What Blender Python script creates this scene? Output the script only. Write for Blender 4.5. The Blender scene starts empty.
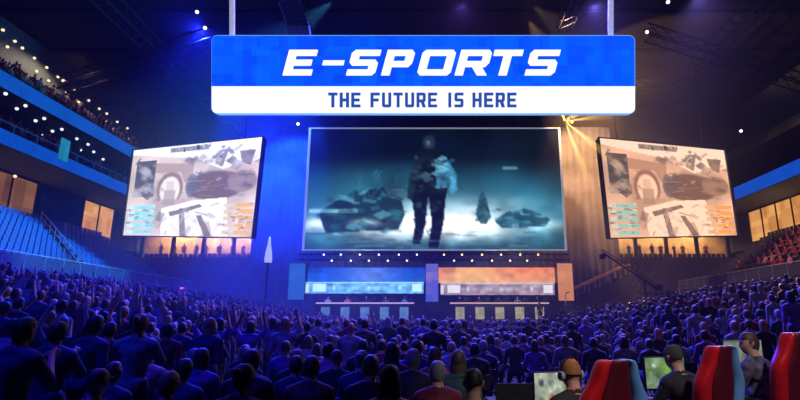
import bpy, bmesh, math, random
import numpy as np
from mathutils import Vector, Matrix

random.seed(7)
rng = np.random.default_rng(7)
sc = bpy.context.scene
C = sc.collection
PI = math.pi

# ------------------------------------------------------------------ camera
F = 521.0
CX0, CY0 = 435.0, 200.0
TILT = math.radians(13.2)
CZ = 1.7
ct, st = math.cos(TILT), math.sin(TILT)
cd = bpy.data.cameras.new('camera')
cam = bpy.data.objects.new('camera', cd)
C.objects.link(cam)
cam.location = (0, 0, CZ)
cam.rotation_euler = (PI / 2 + TILT, 0, 0)
cd.sensor_width = 36
cd.lens = 36 * F / 800
cd.shift_x = -(CX0 - 400) / 800
cd.clip_end = 300
sc.camera = cam
sc.view_settings.view_transform = 'Standard'
sc.view_settings.look = 'None'
sc.view_settings.gamma = 1
sc.view_settings.exposure = 0.0


def ray(px, py):
    u = (px - CX0) / F
    v = (CY0 - py) / F
    return Vector((u, ct - v * st, st + v * ct))


def atd(px, py, d):          # point of the place at forward distance d
    return Vector((0, 0, CZ)) + ray(px, py) * d


def aty(px, py, Y):          # point of the place on the plane y = Y
    r = ray(px, py)
    return Vector((0, 0, CZ)) + r * (Y / r.y)


# ------------------------------------------------------------------ materials
def lin(c):
    return tuple((x / 255 / 12.92) if x / 255 <= 0.04045 else ((x / 255 + 0.055) / 1.055) ** 2.4 for x in c)


MATS = {}


def mat(name, rgb, rough=0.6, metal=0.0, vary=0.25, scale=6.0, emit=None, estr=0.0, bump=0.0):
    """rgb in sRGB 0..255; noise-varied principled"""
    if name in MATS:
        return MATS[name]
    m = bpy.data.materials.new(name)
    m.use_nodes = True
    nt = m.node_tree
    b = nt.nodes['Principled BSDF']
    c = lin(rgb)
    tc = nt.nodes.new('ShaderNodeTexCoord')
    nz = nt.nodes.new('ShaderNodeTexNoise')
    nz.inputs['Scale'].default_value = scale
    nz.inputs['Detail'].default_value = 3
    nt.links.new(tc.outputs['Object'], nz.inputs['Vector'])
    rp = nt.nodes.new('ShaderNodeValToRGB')
    rp.color_ramp.elements[0].position = 0.3
    rp.color_ramp.elements[1].position = 0.7
    rp.color_ramp.elements[0].color = tuple(x * (1 - vary) for x in c) + (1,)
    rp.color_ramp.elements[1].color = tuple(min(1, x * (1 + vary)) for x in c) + (1,)
    nt.links.new(nz.outputs['Fac'], rp.inputs['Fac'])
    nt.links.new(rp.outputs['Color'], b.inputs['Base Color'])
    b.inputs['Roughness'].default_value = rough
    b.inputs['Metallic'].default_value = metal
    if emit:
        b.inputs['Emission Color'].default_value = lin(emit) + (1,)
        b.inputs['Emission Strength'].default_value = estr
    if bump:
        bp = nt.nodes.new('ShaderNodeBump')
        bp.inputs['Strength'].default_value = bump
        nt.links.new(nz.outputs['Fac'], bp.inputs['Height'])
        nt.links.new(bp.outputs['Normal'], b.inputs['Normal'])
    MATS[name] = m
    return m


def emat(name, rgb, s=1.0, mosaic=0.0, mscale=20.0, rgb2=None):
    """a lamp, LED or backlit panel; mosaic>0 gives a blocky LED pixel pattern"""
    if name in MATS:
        return MATS[name]
    m = bpy.data.materials.new(name)
    m.use_nodes = True
    nt = m.node_tree
    nt.nodes.remove(nt.nodes['Principled BSDF'])
    e = nt.nodes.new('ShaderNodeEmission')
    e.inputs['Strength'].default_value = s
    c = lin(rgb)
    if mosaic:
        tc = nt.nodes.new('ShaderNodeTexCoord')
        acc = None
        for k, sc_ in enumerate((mscale, mscale * 0.38)):
            mp = nt.nodes.new('ShaderNodeVectorMath')
            mp.operation = 'SCALE'
            mp.inputs['Scale'].default_value = sc_
            nt.links.new(tc.outputs['Object'], mp.inputs[0])
            fl = nt.nodes.new('ShaderNodeVectorMath')
            fl.operation = 'FLOOR'
            nt.links.new(mp.outputs[0], fl.inputs[0])
            wn = nt.nodes.new('ShaderNodeTexWhiteNoise')
            nt.links.new(fl.outputs[0], wn.inputs['Vector'])
            if acc is None:
                acc = wn.outputs['Value']
            else:
                mx = nt.nodes.new('ShaderNodeMath')
                mx.operation = 'ADD'
                nt.links.new(acc, mx.inputs[0])
                nt.links.new(wn.outputs['Value'], mx.inputs[1])
                hf = nt.nodes.new('ShaderNodeMath')
                hf.operation = 'MULTIPLY'
                hf.inputs[1].default_value = 0.5
                nt.links.new(mx.outputs[0], hf.inputs[0])
                acc = hf.outputs[0]
        rp = nt.nodes.new('ShaderNodeValToRGB')
        c2 = lin(rgb2) if rgb2 else tuple(x * (1 - mosaic) for x in c)
        rp.color_ramp.elements[0].position = 0.15
        rp.color_ramp.elements[1].position = 0.85
        rp.color_ramp.elements[0].color = c2 + (1,)
        rp.color_ramp.elements[1].color = c + (1,)
        nt.links.new(acc, rp.inputs['Fac'])
        nt.links.new(rp.outputs['Color'], e.inputs['Color'])
    else:
        e.inputs['Color'].default_value = c + (1,)
    nt.links.new(e.outputs[0], nt.nodes['Material Output'].inputs['Surface'])
    MATS[name] = m
    return m


def screen_mat(name, s=1.0):
    """an LED picture: colours per LED come from the panel's own pixel grid"""
    m = bpy.data.materials.new(name)
    m.use_nodes = True
    nt = m.node_tree
    e = nt.nodes['Principled BSDF']
    e.inputs['Emission Strength'].default_value = s
    e.inputs['Roughness'].default_value = 0.6
    e.inputs['Specular IOR Level'].default_value = 0.1
    a = nt.nodes.new('ShaderNodeVertexColor')
    a.layer_name = 'led'
    nt.links.new(a.outputs['Color'], e.inputs['Emission Color'])
    dk = nt.nodes.new('ShaderNodeVectorMath')
    dk.operation = 'SCALE'
    dk.inputs['Scale'].default_value = 0.25
    nt.links.new(a.outputs['Color'], dk.inputs[0])
    nt.links.new(dk.outputs[0], e.inputs['Base Color'])
    return m


# ------------------------------------------------------------------ mesh builder
class MB:
    def __init__(s):
        s.v, s.f, s.m = [], [], []

    def add(s, vs, fs, mi=0):
        o = len(s.v)
        s.v += [tuple(v) for v in vs]
        s.f += [tuple(i + o for i in f) for f in fs]
        s.m += [mi] * len(fs)
        return s

    def box(s, c, sz, M=None, mi=0):
        x, y, z = (a / 2 for a in sz)
        vs = [Vector((i, j, k)) for i in (-x, x) for j in (-y, y) for k in (-z, z)]
        if M is not None:
            vs = [M @ v for v in vs]
        vs = [v + Vector(c) for v in vs]
        return s.add(vs, [(0, 1, 3, 2), (4, 6, 7, 5), (0, 4, 5, 1), (2, 3, 7, 6), (0, 2, 6, 4), (1, 5, 7, 3)], mi)

    def tube(s, a, b, r, r2=None, n=8, mi=0, cap=True):
        a, b = Vector(a), Vector(b)
        r2 = r if r2 is None else r2
        d = (b - a).normalized()
        u = d.orthogonal().normalized()
        w = d.cross(u)
        vs = []
        for p, q in ((a, r), (b, r2)):
            for i in range(n):
                t = 2 * PI * i / n
                vs.append(p + (u * math.cos(t) + w * math.sin(t)) * q)
        fs = [(i, (i + 1) % n, n + (i + 1) % n, n + i) for i in range(n)]
        if cap:
            fs += [tuple(range(n - 1, -1, -1)), tuple(range(n, 2 * n))]
        return s.add(vs, fs, mi)

    def path(s, pts, r, n=6, mi=0):
        for a, b in zip(pts, pts[1:]):
            s.tube(a, b, r, n=n, mi=mi)
        return s

    def lathe(s, prof, n=16, c=(0, 0, 0), M=None, mi=0):
        vs = []
        for r, z in prof:
            for i in range(n):
                t = 2 * PI * i / n
                v = Vector((r * math.cos(t), r * math.sin(t), z))
                vs.append((M @ v if M is not None else v) + Vector(c))
        fs = []
        for k in range(len(prof) - 1):
            for i in range(n):
                j = (i + 1) % n
                fs.append((k * n + i, k * n + j, (k + 1) * n + j, (k + 1) * n + i))
        fs.append(tuple(range(n - 1, -1, -1)))
        fs.append(tuple((len(prof) - 1) * n + i for i in range(n)))
        return s.add(vs, fs, mi)

    def prism(s, pts, axis_o, U, V, N, t, mi=0):
        """polygon pts (u,v) on plane (axis_o,U,V) pushed t along N"""
        o = Vector(axis_o)
        lo = [o + U * a + V * b for a, b in pts]
        hi = [p + N * t for p in lo]
        n = len(pts)
        fs = [tuple(range(n)), tuple(range(2 * n - 1, n - 1, -1))]
        fs += [(i, i + n, (i + 1) % n + n, (i + 1) % n) for i in range(n)]
        return s.add(lo + hi, fs, mi)

    def build(s, name, mats, parent=None, smooth=False, loc=None, bevel=0.0):
        me = bpy.data.meshes.new(name)
        me.from_pydata(s.v, [], s.f)
        ms = mats if isinstance(mats, (list, tuple)) else [mats]
        for m in ms:
            me.materials.append(m)
        if len(ms) > 1:
            me.polygons.foreach_set('material_index', s.m)
        bm = bmesh.new()
        bm.from_mesh(me)
        bmesh.ops.recalc_face_normals(bm, faces=bm.faces)
        bm.to_mesh(me)
        bm.free()
        if smooth:
            me.polygons.foreach_set('use_smooth', [True] * len(me.polygons))
        o = bpy.data.objects.new(name, me)
        C.objects.link(o)
        if parent:
            o.parent = parent
        if loc is not None:
            o.location = loc
        if bevel:
            b = o.modifiers.new('bevel', 'BEVEL')
            b.width = bevel
            b.segments = 2
            b.limit_method = 'ANGLE'
        return o


def tag(o, label, cat, group=None, kind=None):
    o['label'] = label
    o['category'] = cat
    if group:
        o['group'] = group
    if kind:
        o['kind'] = kind
    return o


def empty(name, loc, rz=0, rx=0):
    o = bpy.data.objects.new(name, None)
    o.empty_display_size = 0.1
    C.objects.link(o)
    o.location = loc
    o.rotation_euler = (rx, 0, rz)
    return o


def struct(o, label=None, cat=None):
    o['kind'] = 'structure'
    if label:
        o['label'] = label
        o['category'] = cat
    return o


def copy_tree(o, parent=None):
    c = o.copy()
    C.objects.link(c)
    if parent:
        c.parent = parent
    for ch in [x for x in o.children]:
        copy_tree(ch, c)
    return c


ORD = ['first', 'second', 'third', 'fourth', 'fifth', 'sixth', 'seventh', 'eighth', 'ninth', 'tenth', 'eleventh', 'twelfth',
       'thirteenth', 'fourteenth', 'fifteenth', 'sixteenth', 'seventeenth', 'eighteenth', 'nineteenth', 'twentieth',
       'twenty-first', 'twenty-second', 'twenty-third', 'twenty-fourth', 'twenty-fifth', 'twenty-sixth']

# ------------------------------------------------------------------ common materials
M_conc = mat('dark_concrete', (46, 44, 50), 0.85, scale=1.5)
M_black = mat('matt_black', (14, 14, 18), 0.8, scale=2)
M_roof = mat('roof_black', (11, 11, 15), 0.9, scale=0.4)
M_steel = mat('truss_steel', (34, 36, 44), 0.5, 0.6)
M_rail = mat('rail_metal', (185, 185, 200), 0.4, 0.7)
M_railpanel = mat('rail_panel', (70, 72, 92), 0.35, 0.1)
M_floor = mat('arena_floor', (32, 32, 38), 0.5, scale=0.8)
M_drape = mat('grey_drape', (120, 120, 124), 0.9, scale=0.6)
M_wood = mat('tan_concourse_wall', (200, 160, 105), 0.7, scale=0.8)

# ------------------------------------------------------------------ setting
b = MB().box((0, 26, -0.1), (84, 76, 0.2))
struct(b.build('floor', M_floor))
b = MB().box((0, 26, 28.15), (84, 76, 0.3))
for i in range(11):
    b.box((0, -6 + i * 6.6, 27.85), (84, 0.35, 0.3))
struct(b.build('ceiling', M_roof))
for sx, nm in ((-1, 'wall_left'), (1, 'wall_right')):
    struct(MB().box((sx * 41, 26, 14), (0.4, 76, 28)).build(nm, M_black))
struct(MB().box((0, 63.2, 14), (82, 0.4, 28)).build('wall_back', M_black))


def zriser(x):
    a = abs(x)
    if a < 5.6:
        return 0.0
    return min(14, 1 + int((a - 5.6) / 0.8)) * 0.15


for sx, nm in ((-1, 'left'), (1, 'right')):
    b = MB()
    for i in range(14):
        x0 = 5.6 + i * 0.8
        x1 = x0 + 0.8 if i < 13 else 23.9
        z = 0.15 * (i + 1)
        b.box((sx * (x0 + x1) / 2, 25.5, z / 2), (x1 - x0, 34.8, z))
    struct(b.build('riser_' + nm, M_conc))

NSEATROW = 11
for sx, nm in ((-1, 'left'), (1, 'right')):
    # lower bowl: parapet wall, stepped rows
    b = MB()
    b.box((sx * 24.1, 31, 2.35), (0.3, 43, 4.7))
    struct(b.build('parapet_' + nm, M_conc))
    b = MB()
    for i in range(NSEATROW):
        x = 24.25 + 0.85 * i
        z = 4.25 + 0.53 * i
        x1 = x + 0.85 if i < NSEATROW - 1 else 40.8
        b.box((sx * (x + x1) / 2, 31, z / 2), (x1 - x, 43, z))
    struct(b.build('tier_' + nm, M_conc))
    # suite level back wall
    struct(MB().box((sx * 35.3, 35, 11.8), (0.3, 54, 4.2)).build('suite_wall_' + nm, M_conc))
    # balcony slabs
    b = MB().box((sx * 35.4, 35, 14.15), (10.6, 54, 0.9))
    for i in range(5):
        b.box((sx * (32.2 + i * 0.85 + 4), 35, 14.6 + 0.22 * (i + 1)), (8, 54, 0.44 * (i + 1)))
    struct(b.build('balcony_slab_' + nm, M_conc))
    b = MB().box((sx * 35.4, 35, 18.1), (10.6, 54, 0.9))
    for i in range(7):
        b.box((sx * (31.5 + i * 0.85 + 4.4), 35, 18.55 + 0.27 * (i + 1)), (8.8, 54, 0.54 * (i + 1)))
    struct(b.build('upper_balcony_slab_' + nm, M_conc))
    struct(MB().box((sx * 38.3, 35, 25.1), (0.4, 54, 5.6)).build('upper_wall_' + nm, mat('teal_grey_wall', (70, 90, 100), 0.8)))

# end stand behind the stage
for sx, nm in ((-1, 'left'), (1, 'right')):
    b = MB()
    b.box((sx * 21, 52.3, 2.2), (26, 0.3, 4.4))
    for j in range(10):
        y = 52.45 + 0.85 * j
        y1 = y + 0.85 if j < 9 else 62.9
        z = 4.25 + 0.53 * j
        b.box((sx * 21, (y + y1) / 2, z / 2), (26, y1 - y, z))
    struct(b.build('end_tier_' + nm, M_conc))
    struct(MB().box((sx * 27.5, 62.7, 11.2), (16, 0.2, 4.0)).build('concourse_wall_' + nm, M_wood))
    struct(MB().box((sx * 27.5, 61.5, 13.3), (16, 3.0, 0.3)).build('concourse_ceiling_' + nm, M_wood))
    b = MB()
    for k in range(5):
        b.box((sx * (20 + k * 3.6), 60.9, 11.1), (0.35, 0.35, 4.2))
    struct(b.build('concourse_columns_' + nm, M_black))

# ------------------------------------------------------------------ LED ribbon boards and railings of the stands
M_rib1 = emat('ribbon_blue_upper', (14, 84, 190), 1.0, 0.18, 3)
M_rib2 = emat('ribbon_blue_lower', (10, 78, 192), 1.0, 0.18, 3)


def ribbon(name, x, z0, z1, y0, y1, m, label, sx):
    r = empty(name, (sx * x, (y0 + y1) / 2, z0))
    L = y1 - y0
    MB().box((sx * 0.1, 0, (z1 - z0) / 2), (0.2, L, z1 - z0 + 0.1)).build('housing', M_black, r)
    MB().box((-sx * 0.03, 0, (z1 - z0) / 2), (0.05, L - 0.1, z1 - z0)).build('led_face', m, r)
    tag(r, label, 'LED board')


ribbon('led_ribbon_board', 29.9, 17.5, 18.62, 14, 50.0, M_rib1, 'upper of the two blue LED ribbon boards along the left balconies', -1)
ribbon('led_ribbon_board', 29.9, 13.7, 14.7, 14, 53.2, M_rib2, 'lower of the two blue LED ribbon boards along the left balconies', -1)
ribbon('led_ribbon_board', 29.9, 13.55, 14.75, 14, 50.5, M_rib2, 'blue LED ribbon board on the right balcony above the warm suite', 1)


def railing(name, pts, h, label, mats, panel=True, post=1.6, r=0.035, group=None, rails=1):
    """glass/steel rail along straight line from pts[0] to pts[1]; h high"""
    a, c = Vector(pts[0]), Vector(pts[1])
    root = empty(name, a)
    d = c - a
    L = d.length
    n = max(2, int(L / post))
    up = Vector((0, 0, h))
    MB().tube((0, 0, h), d + up, r).build('top_rail', mats[0], root)
    if rails > 1:
        MB().tube((0, 0, h * 0.5), d + up * 0.5, r * 0.8).build('middle_rail', mats[0], root)
    for i in range(n + 1):
        p = d * (i / n)
        MB().tube(p, p + up, r * 0.8, n=6).build('post', mats[0], root)
    if panel:
        e = d.normalized()
        nrm = e.cross(Vector((0, 0, 1))).normalized() * 0.015
        q = [up * 0.08, d + up * 0.08, d + up * 0.9, up * 0.9]
        MB().add([p + nrm for p in q] + [p - nrm for p in q], [(0, 1, 2, 3), (7, 6, 5, 4), (0, 4, 5, 1), (1, 5, 6, 2), (2, 6, 7, 3), (3, 7, 4, 0)]).build('panel', mats[1], root)
    return tag(root, label, 'railing', group)


railing('railing', ((-24.1, 24, 4.7), (-24.1, 52, 4.7)), 0.95, 'grey panelled railing on the parapet under the blue seats', (M_rail, M_railpanel))
railing('railing', ((24.1, 26, 4.7), (24.1, 52, 4.7)), 0.95, 'grey panelled railing along the right stand parapet', (M_rail, M_railpanel))
railing('railing', ((-30.0, 26, 14.6), (-30.0, 53, 14.6)), 0.75, 'thin blue-lit balcony railing above the lower left LED ribbon', (emat('rail_blue_led', (20, 80, 170), 0.6), M_railpanel), panel=False, post=2.2, r=0.03)
railing('railing', ((-33.6, 43.6, 10.0), (-24.9, 37.0, 5.0)), 0.9, 'sloping aisle handrail running down through the blue seats', (M_rail, M_railpanel), panel=False, rails=2, post=1.5)

# ------------------------------------------------------------------ suites below the left ribbon, right suite
M_suite = emat('suite_glow', (150, 100, 52), 0.8, 0.55, 0.9, (70, 40, 22))
M_suite2 = emat('suite_glow_bright', (236, 168, 92), 1.0, 0.35, 1.2, (190, 120, 60))


def suite(name, sx, y0, y1, z0, z1, m, label, x=34.9):
    r = empty(name, (sx * x, (y0 + y1) / 2, z0))
    L, H = y1 - y0, z1 - z0
    MB().box((sx * 0.1, 0, H / 2), (0.05, L, H)).build('pane', m, r)
    b = MB()
    for k in (-1, 1):
        b.box((0, k * L / 2, H / 2), (0.3, 0.2, H))
        b.box((0, 0, H / 2 + k * H / 2), (0.3, L, 0.15))
    b.build('window_frame', M_black, r)
    n = int(L / 2.4)
    for k in range(1, n):
        MB().box((0, -L / 2 + L * k / n, H / 2), (0.12, 0.08, H)).build('mullion', M_black, r)
    return tag(r, label, 'window')


suite('suite_window', -1, 33, 44.4, 10.1, 13.6, M_suite, 'dim warm-lit suite window above the blue seats at the left edge')
suite('suite_window', -1, 50.4, 55.6, 10.0, 13.65, M_suite2, 'bright orange-lit suite window between teal curtain and left screen')
suite('suite_window', 1, 33, 57, 10.2, 13.65, M_suite2, 'warm-lit suite window under the right blue ribbon board')
# teal curtain between the suites
b = MB()
n = 40
vs, fs = [], []
for i in range(n + 1):
    y = 44.8 + 5.4 * i / n
    x = -34.9 + 0.12 * math.sin(i * 1.9)
    vs += [(x, y, 10.0), (x, y, 13.5)]
for i in range(n):
    fs.append((2 * i, 2 * i + 2, 2 * i + 3, 2 * i + 1))
cur = MB().add(vs, fs).build('curtain', mat('teal_curtain', (40, 84, 96), 0.8), smooth=True)
cur.modifiers.new('solid', 'SOLIDIFY').thickness = 0.03
tag(cur, 'dark teal curtain between the two lit suites of the left stand', 'curtain')
# small cyan banner hanging on the balcony
p = atd(63, 148, 45)
bn = empty('banner', (-29.6, 39.6, 14.0))
MB().box((0, 0, 1.1), (0.06, 1.0, 1.75)).build('cloth', emat('banner_cyan', (40, 150, 190), 0.8, 0.3, 2), bn)
MB().tube((0, -0.6, 2.0), (0, 0.6, 2.0), 0.04).build('pole', M_steel, bn)
tag(bn, 'small cyan banner hung upright on the lower left ribbon board', 'banner')

# ------------------------------------------------------------------ seats
M_seatb = mat('blue_seat', (40, 92, 150), 0.45, scale=3)
M_seatd = mat('dark_seat', (46, 42, 52), 0.5, scale=3)


def seat_geo(b, M, T):
    def bx(c, s):
        b.box(M @ Vector(c) + T, s, M)
    bx((0, 0, 0.40), (0.44, 0.40, 0.07))
    bx((0, -0.22, 0.66), (0.44, 0.06, 0.48))
    bx((0, -0.05, 0.19), (0.08, 0.3, 0.36))


sb = MB()
seat_geo(sb, Matrix.Identity(3), Vector((0, 0, 0)))
seat0 = sb.build('stadium_seat', M_seatb, bevel=0.02)
SEATS = []
for i in range(NSEATROW):
    x = -(24.25 + 0.85 * i + 0.45)
    z = 4.25 + 0.53 * i
    for k in range(80):
        y = 24.5 + 0.56 * k
        if y > 51.8:
            break
        # aisle follows the handrail
        f = (abs(x) - 24.9) / 8.7
        ya = 37.0 + f * 6.6
        if -0.2 < y - ya < 1.0:
            continue
        d = (y * ct + (z - CZ) * st)
        px = CX0 + F * x / d
        SEATS.append((px < -6, d, x, y, z))
SEATS.sort()
first = True
for px, d, x, y, z in SEATS[:300]:
    o = seat0 if first else seat0.copy()
    if not first:
        C.objects.link(o)
    first = False
    o.location = (x, y, z + 0.012)
    o.rotation_euler = (0, 0, -PI / 2)
    tag(o, 'empty blue stadium seat in the rows of the lower left stand', 'seat', 'blue seats of the lower left stand')
R90 = Matrix.Rotation(-PI / 2, 3, 'Z')
R270 = Matrix.Rotation(PI / 2, 3, 'Z')
R180 = Matrix.Rotation(PI, 3, 'Z')
b = MB()
for px, d, x, y, z in SEATS[300:]:
    if px:
        continue
    seat_geo(b, R90, Vector((x, y, z + 0.012)))
tag(b.build('stadium_seats', M_seatb), 'further rows of blue stadium seats receding along the left stand', 'seats', kind='stuff')
b = MB()
for i in range(NSEATROW):
    for k in range(48):
        seat_geo(b, R270, Vector((24.25 + 0.85 * i + 0.45, 25.2 + 0.56 * k, 4.262 + 0.53 * i)))
tag(b.build('stadium_seats', M_seatd), 'rows of dark stadium seats in the right stand', 'seats', kind='stuff')
for sx, nm in ((-1, 'left'), (1, 'right')):
    b = MB()
    for j in range(9):
        for k in range(30):
            seat_geo(b, R180, Vector((sx * (17 + 0.56 * k), 52.9 + 0.85 * j, 4.262 + 0.53 * j)))
    tag(b.build('stadium_seats', M_seatd), 'rows of dark stadium seats facing the stage below the %s screen' % nm, 'seats', kind='stuff')

# ------------------------------------------------------------------ roof trusses
def truss(name, a, c, label, w=1.1, r=0.07):
    a, c = Vector(a), Vector(c)
    root = a
    d = c - a
    L = d.length
    e = d.normalized()
    s_ = e.cross(Vector((0, 0, 1))).normalized() * (w / 2)
    u = Vector((0, 0, 1)) * (w / 2)
    b = MB()
    crn = [s_ + u, s_ - u, -s_ - u, -s_ + u]
    for k in crn:
        b.tube(k, d + k, r, n=6)
    n = max(2, int(L / w))
    for i in range(n):
        p, q = d * (i / n), d * ((i + 1) / n)
        for k in range(4):
            b.tube(p + crn[k], q + crn[(k + 1) % 4], r * 0.55, n=4, cap=False)
    o = b.build(name, M_steel, loc=a)
    return tag(o, label, 'truss', 'steel roof trusses')


for sx, w_ in ((-1, 'left'), (1, 'right')):
    truss('roof_truss', (sx * 24, 18, 24.6), (sx * 24, 62.9, 24.6), 'long grey steel roof truss running towards the stage on the %s' % w_)
    truss('roof_truss', (sx * 31, 40, 20.9), (sx * 18, 40, 25.8), 'slanting grey steel roof truss crossing above the %s balcony' % w_)
    truss('roof_truss', (sx * 11, 18, 26.2), (sx * 11, 62.9, 26.2), 'long grey steel roof truss above the %s half of the stage' % w_)
truss('roof_truss', (-23, 34, 26.6), (23, 34, 26.6), 'grey steel lighting truss crossing the roof above the hanging sign', 0.9)
truss('roof_truss', (-23, 48, 24.8), (23, 48, 24.8), 'grey steel lighting truss crossing the roof behind the hanging sign', 0.9)

# ------------------------------------------------------------------ raster pictures for the LED screens
class Pic:
    def __init__(s, w, h):
        s.w, s.h = w, h
        s.u, s.v = np.meshgrid(np.linspace(0, 1, w), np.linspace(0, 1, h))   # v downwards
        s.a = np.zeros((h, w, 3))

    def blend(s, mask, rgb, o=1.0):
        m = (np.clip(mask, 0, 1) * o)[..., None]
        s.a = s.a * (1 - m) + np.array(rgb, float) * m

    def rect(s, u0, v0, u1, v1, rgb, o=1.0):
        s.blend(((s.u >= u0) & (s.u <= u1) & (s.v >= v0) & (s.v <= v1)).astype(float), rgb, o)

    def ell(s, u, v, ru, rv, rgb, o=1.0, soft=0.15):
        d = np.sqrt(((s.u - u) / ru) ** 2 + ((s.v - v) / rv) ** 2)
        s.blend((1 - d) / soft, rgb, o)

    def glow(s, u, v, ru, rv, rgb, o=1.0):
        d = ((s.u - u) / ru) ** 2 + ((s.v - v) / rv) ** 2
        s.blend(np.exp(-d), rgb, o)

    def poly(s, pts, rgb, o=1.0):
        ins = np.zeros(s.u.shape, bool)
        n = len(pts)
        for i in range(n):
            x0, y0 = pts[i]
            x1, y1 = pts[(i + 1) % n]
            if y0 == y1:
                continue
            c = (s.v >= min(y0, y1)) & (s.v < max(y0, y1))
            xi = x0 + (s.v - y0) / (y1 - y0) * (x1 - x0)
            ins ^= c & (s.u < xi)
        s.blend(ins.astype(float), rgb, o)

    def noise(s, cells, amt, seed=0, mask=None):
        r = np.random.default_rng(seed).normal(0, 1, (cells[1] + 2, cells[0] + 2))
        x = s.u * cells[0]
        y = s.v * cells[1]
        i, j = x.astype(int), y.astype(int)
        fx, fy = x - i, y - j
        n = (r[j, i] * (1 - fx) * (1 - fy) + r[j, i + 1] * fx * (1 - fy) + r[j + 1, i] * (1 - fx) * fy + r[j + 1, i + 1] * fx * fy)
        k = n * amt
        if mask is not None:
            k = k * mask
        s.a = np.clip(s.a * (1 + k[..., None]), 0, 255)

    def clutter(s, n, box, sz, cols, o, seed=0, tilt=0.0):
        g = np.random.default_rng(seed)
        for _ in range(n):
            u, v = g.uniform(box[0], box[2]), g.uniform(box[1], box[3])
            w, h = g.uniform(.2, 1) * sz[0] / 2, g.uniform(.2, 1) * sz[1] / 2
            t = g.uniform(-tilt, tilt)
            c, d = math.cos(t), math.sin(t) * 2
            s.poly([(u - w * c + h * d, v - h - w * d), (u + w * c + h * d, v - h + w * d), (u + w * c - h * d, v + h + w * d), (u - w * c - h * d, v + h - w * d)], cols[g.integers(len(cols))], o * g.uniform(.5, 1))

    def blur(s, n=1):
        for _ in range(n):
            p = np.pad(s.a, ((1, 1), (1, 1), (0, 0)), 'edge')
            s.a = (p[1:-1, 1:-1] * 2 + p[:-2, 1:-1] + p[2:, 1:-1] + p[1:-1, :-2] + p[1:-1, 2:]) / 6

    def panel(s, name, corners, m, parent=None):
        """corners TL, TR, BR, BL in parent's space"""
        tl, tr, br, bl = (np.array(c, float) for c in corners)
        u, v = s.u[..., None], s.v[..., None]
        P = (tl * (1 - u) + tr * u) * (1 - v) + (bl * (1 - u) + br * u) * v
        P = P.reshape(-1, 3)
        idx = np.arange(s.w * s.h).reshape(s.h, s.w)
        fs = np.stack([idx[:-1, :-1], idx[1:, :-1], idx[1:, 1:], idx[:-1, 1:]], -1).reshape(-1, 4)
        me = bpy.data.meshes.new(name)
        me.from_pydata(P.tolist(), [], fs.tolist())
        ca = me.color_attributes.new('led', 'FLOAT_COLOR', 'POINT')
        x = np.clip(s.a.reshape(-1, 3) / 255, 0, 1)
        x = np.where(x <= 0.04045, x / 12.92, ((x + 0.055) / 1.055) ** 2.4)
        ca.data.foreach_set('color', np.concatenate([x, np.ones((len(x), 1))], 1).astype(np.float32).ravel())
        me.materials.append(m)
        o = bpy.data.objects.new(name, me)
        C.objects.link(o)
        if parent:
            o.parent = parent
        return o


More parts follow.
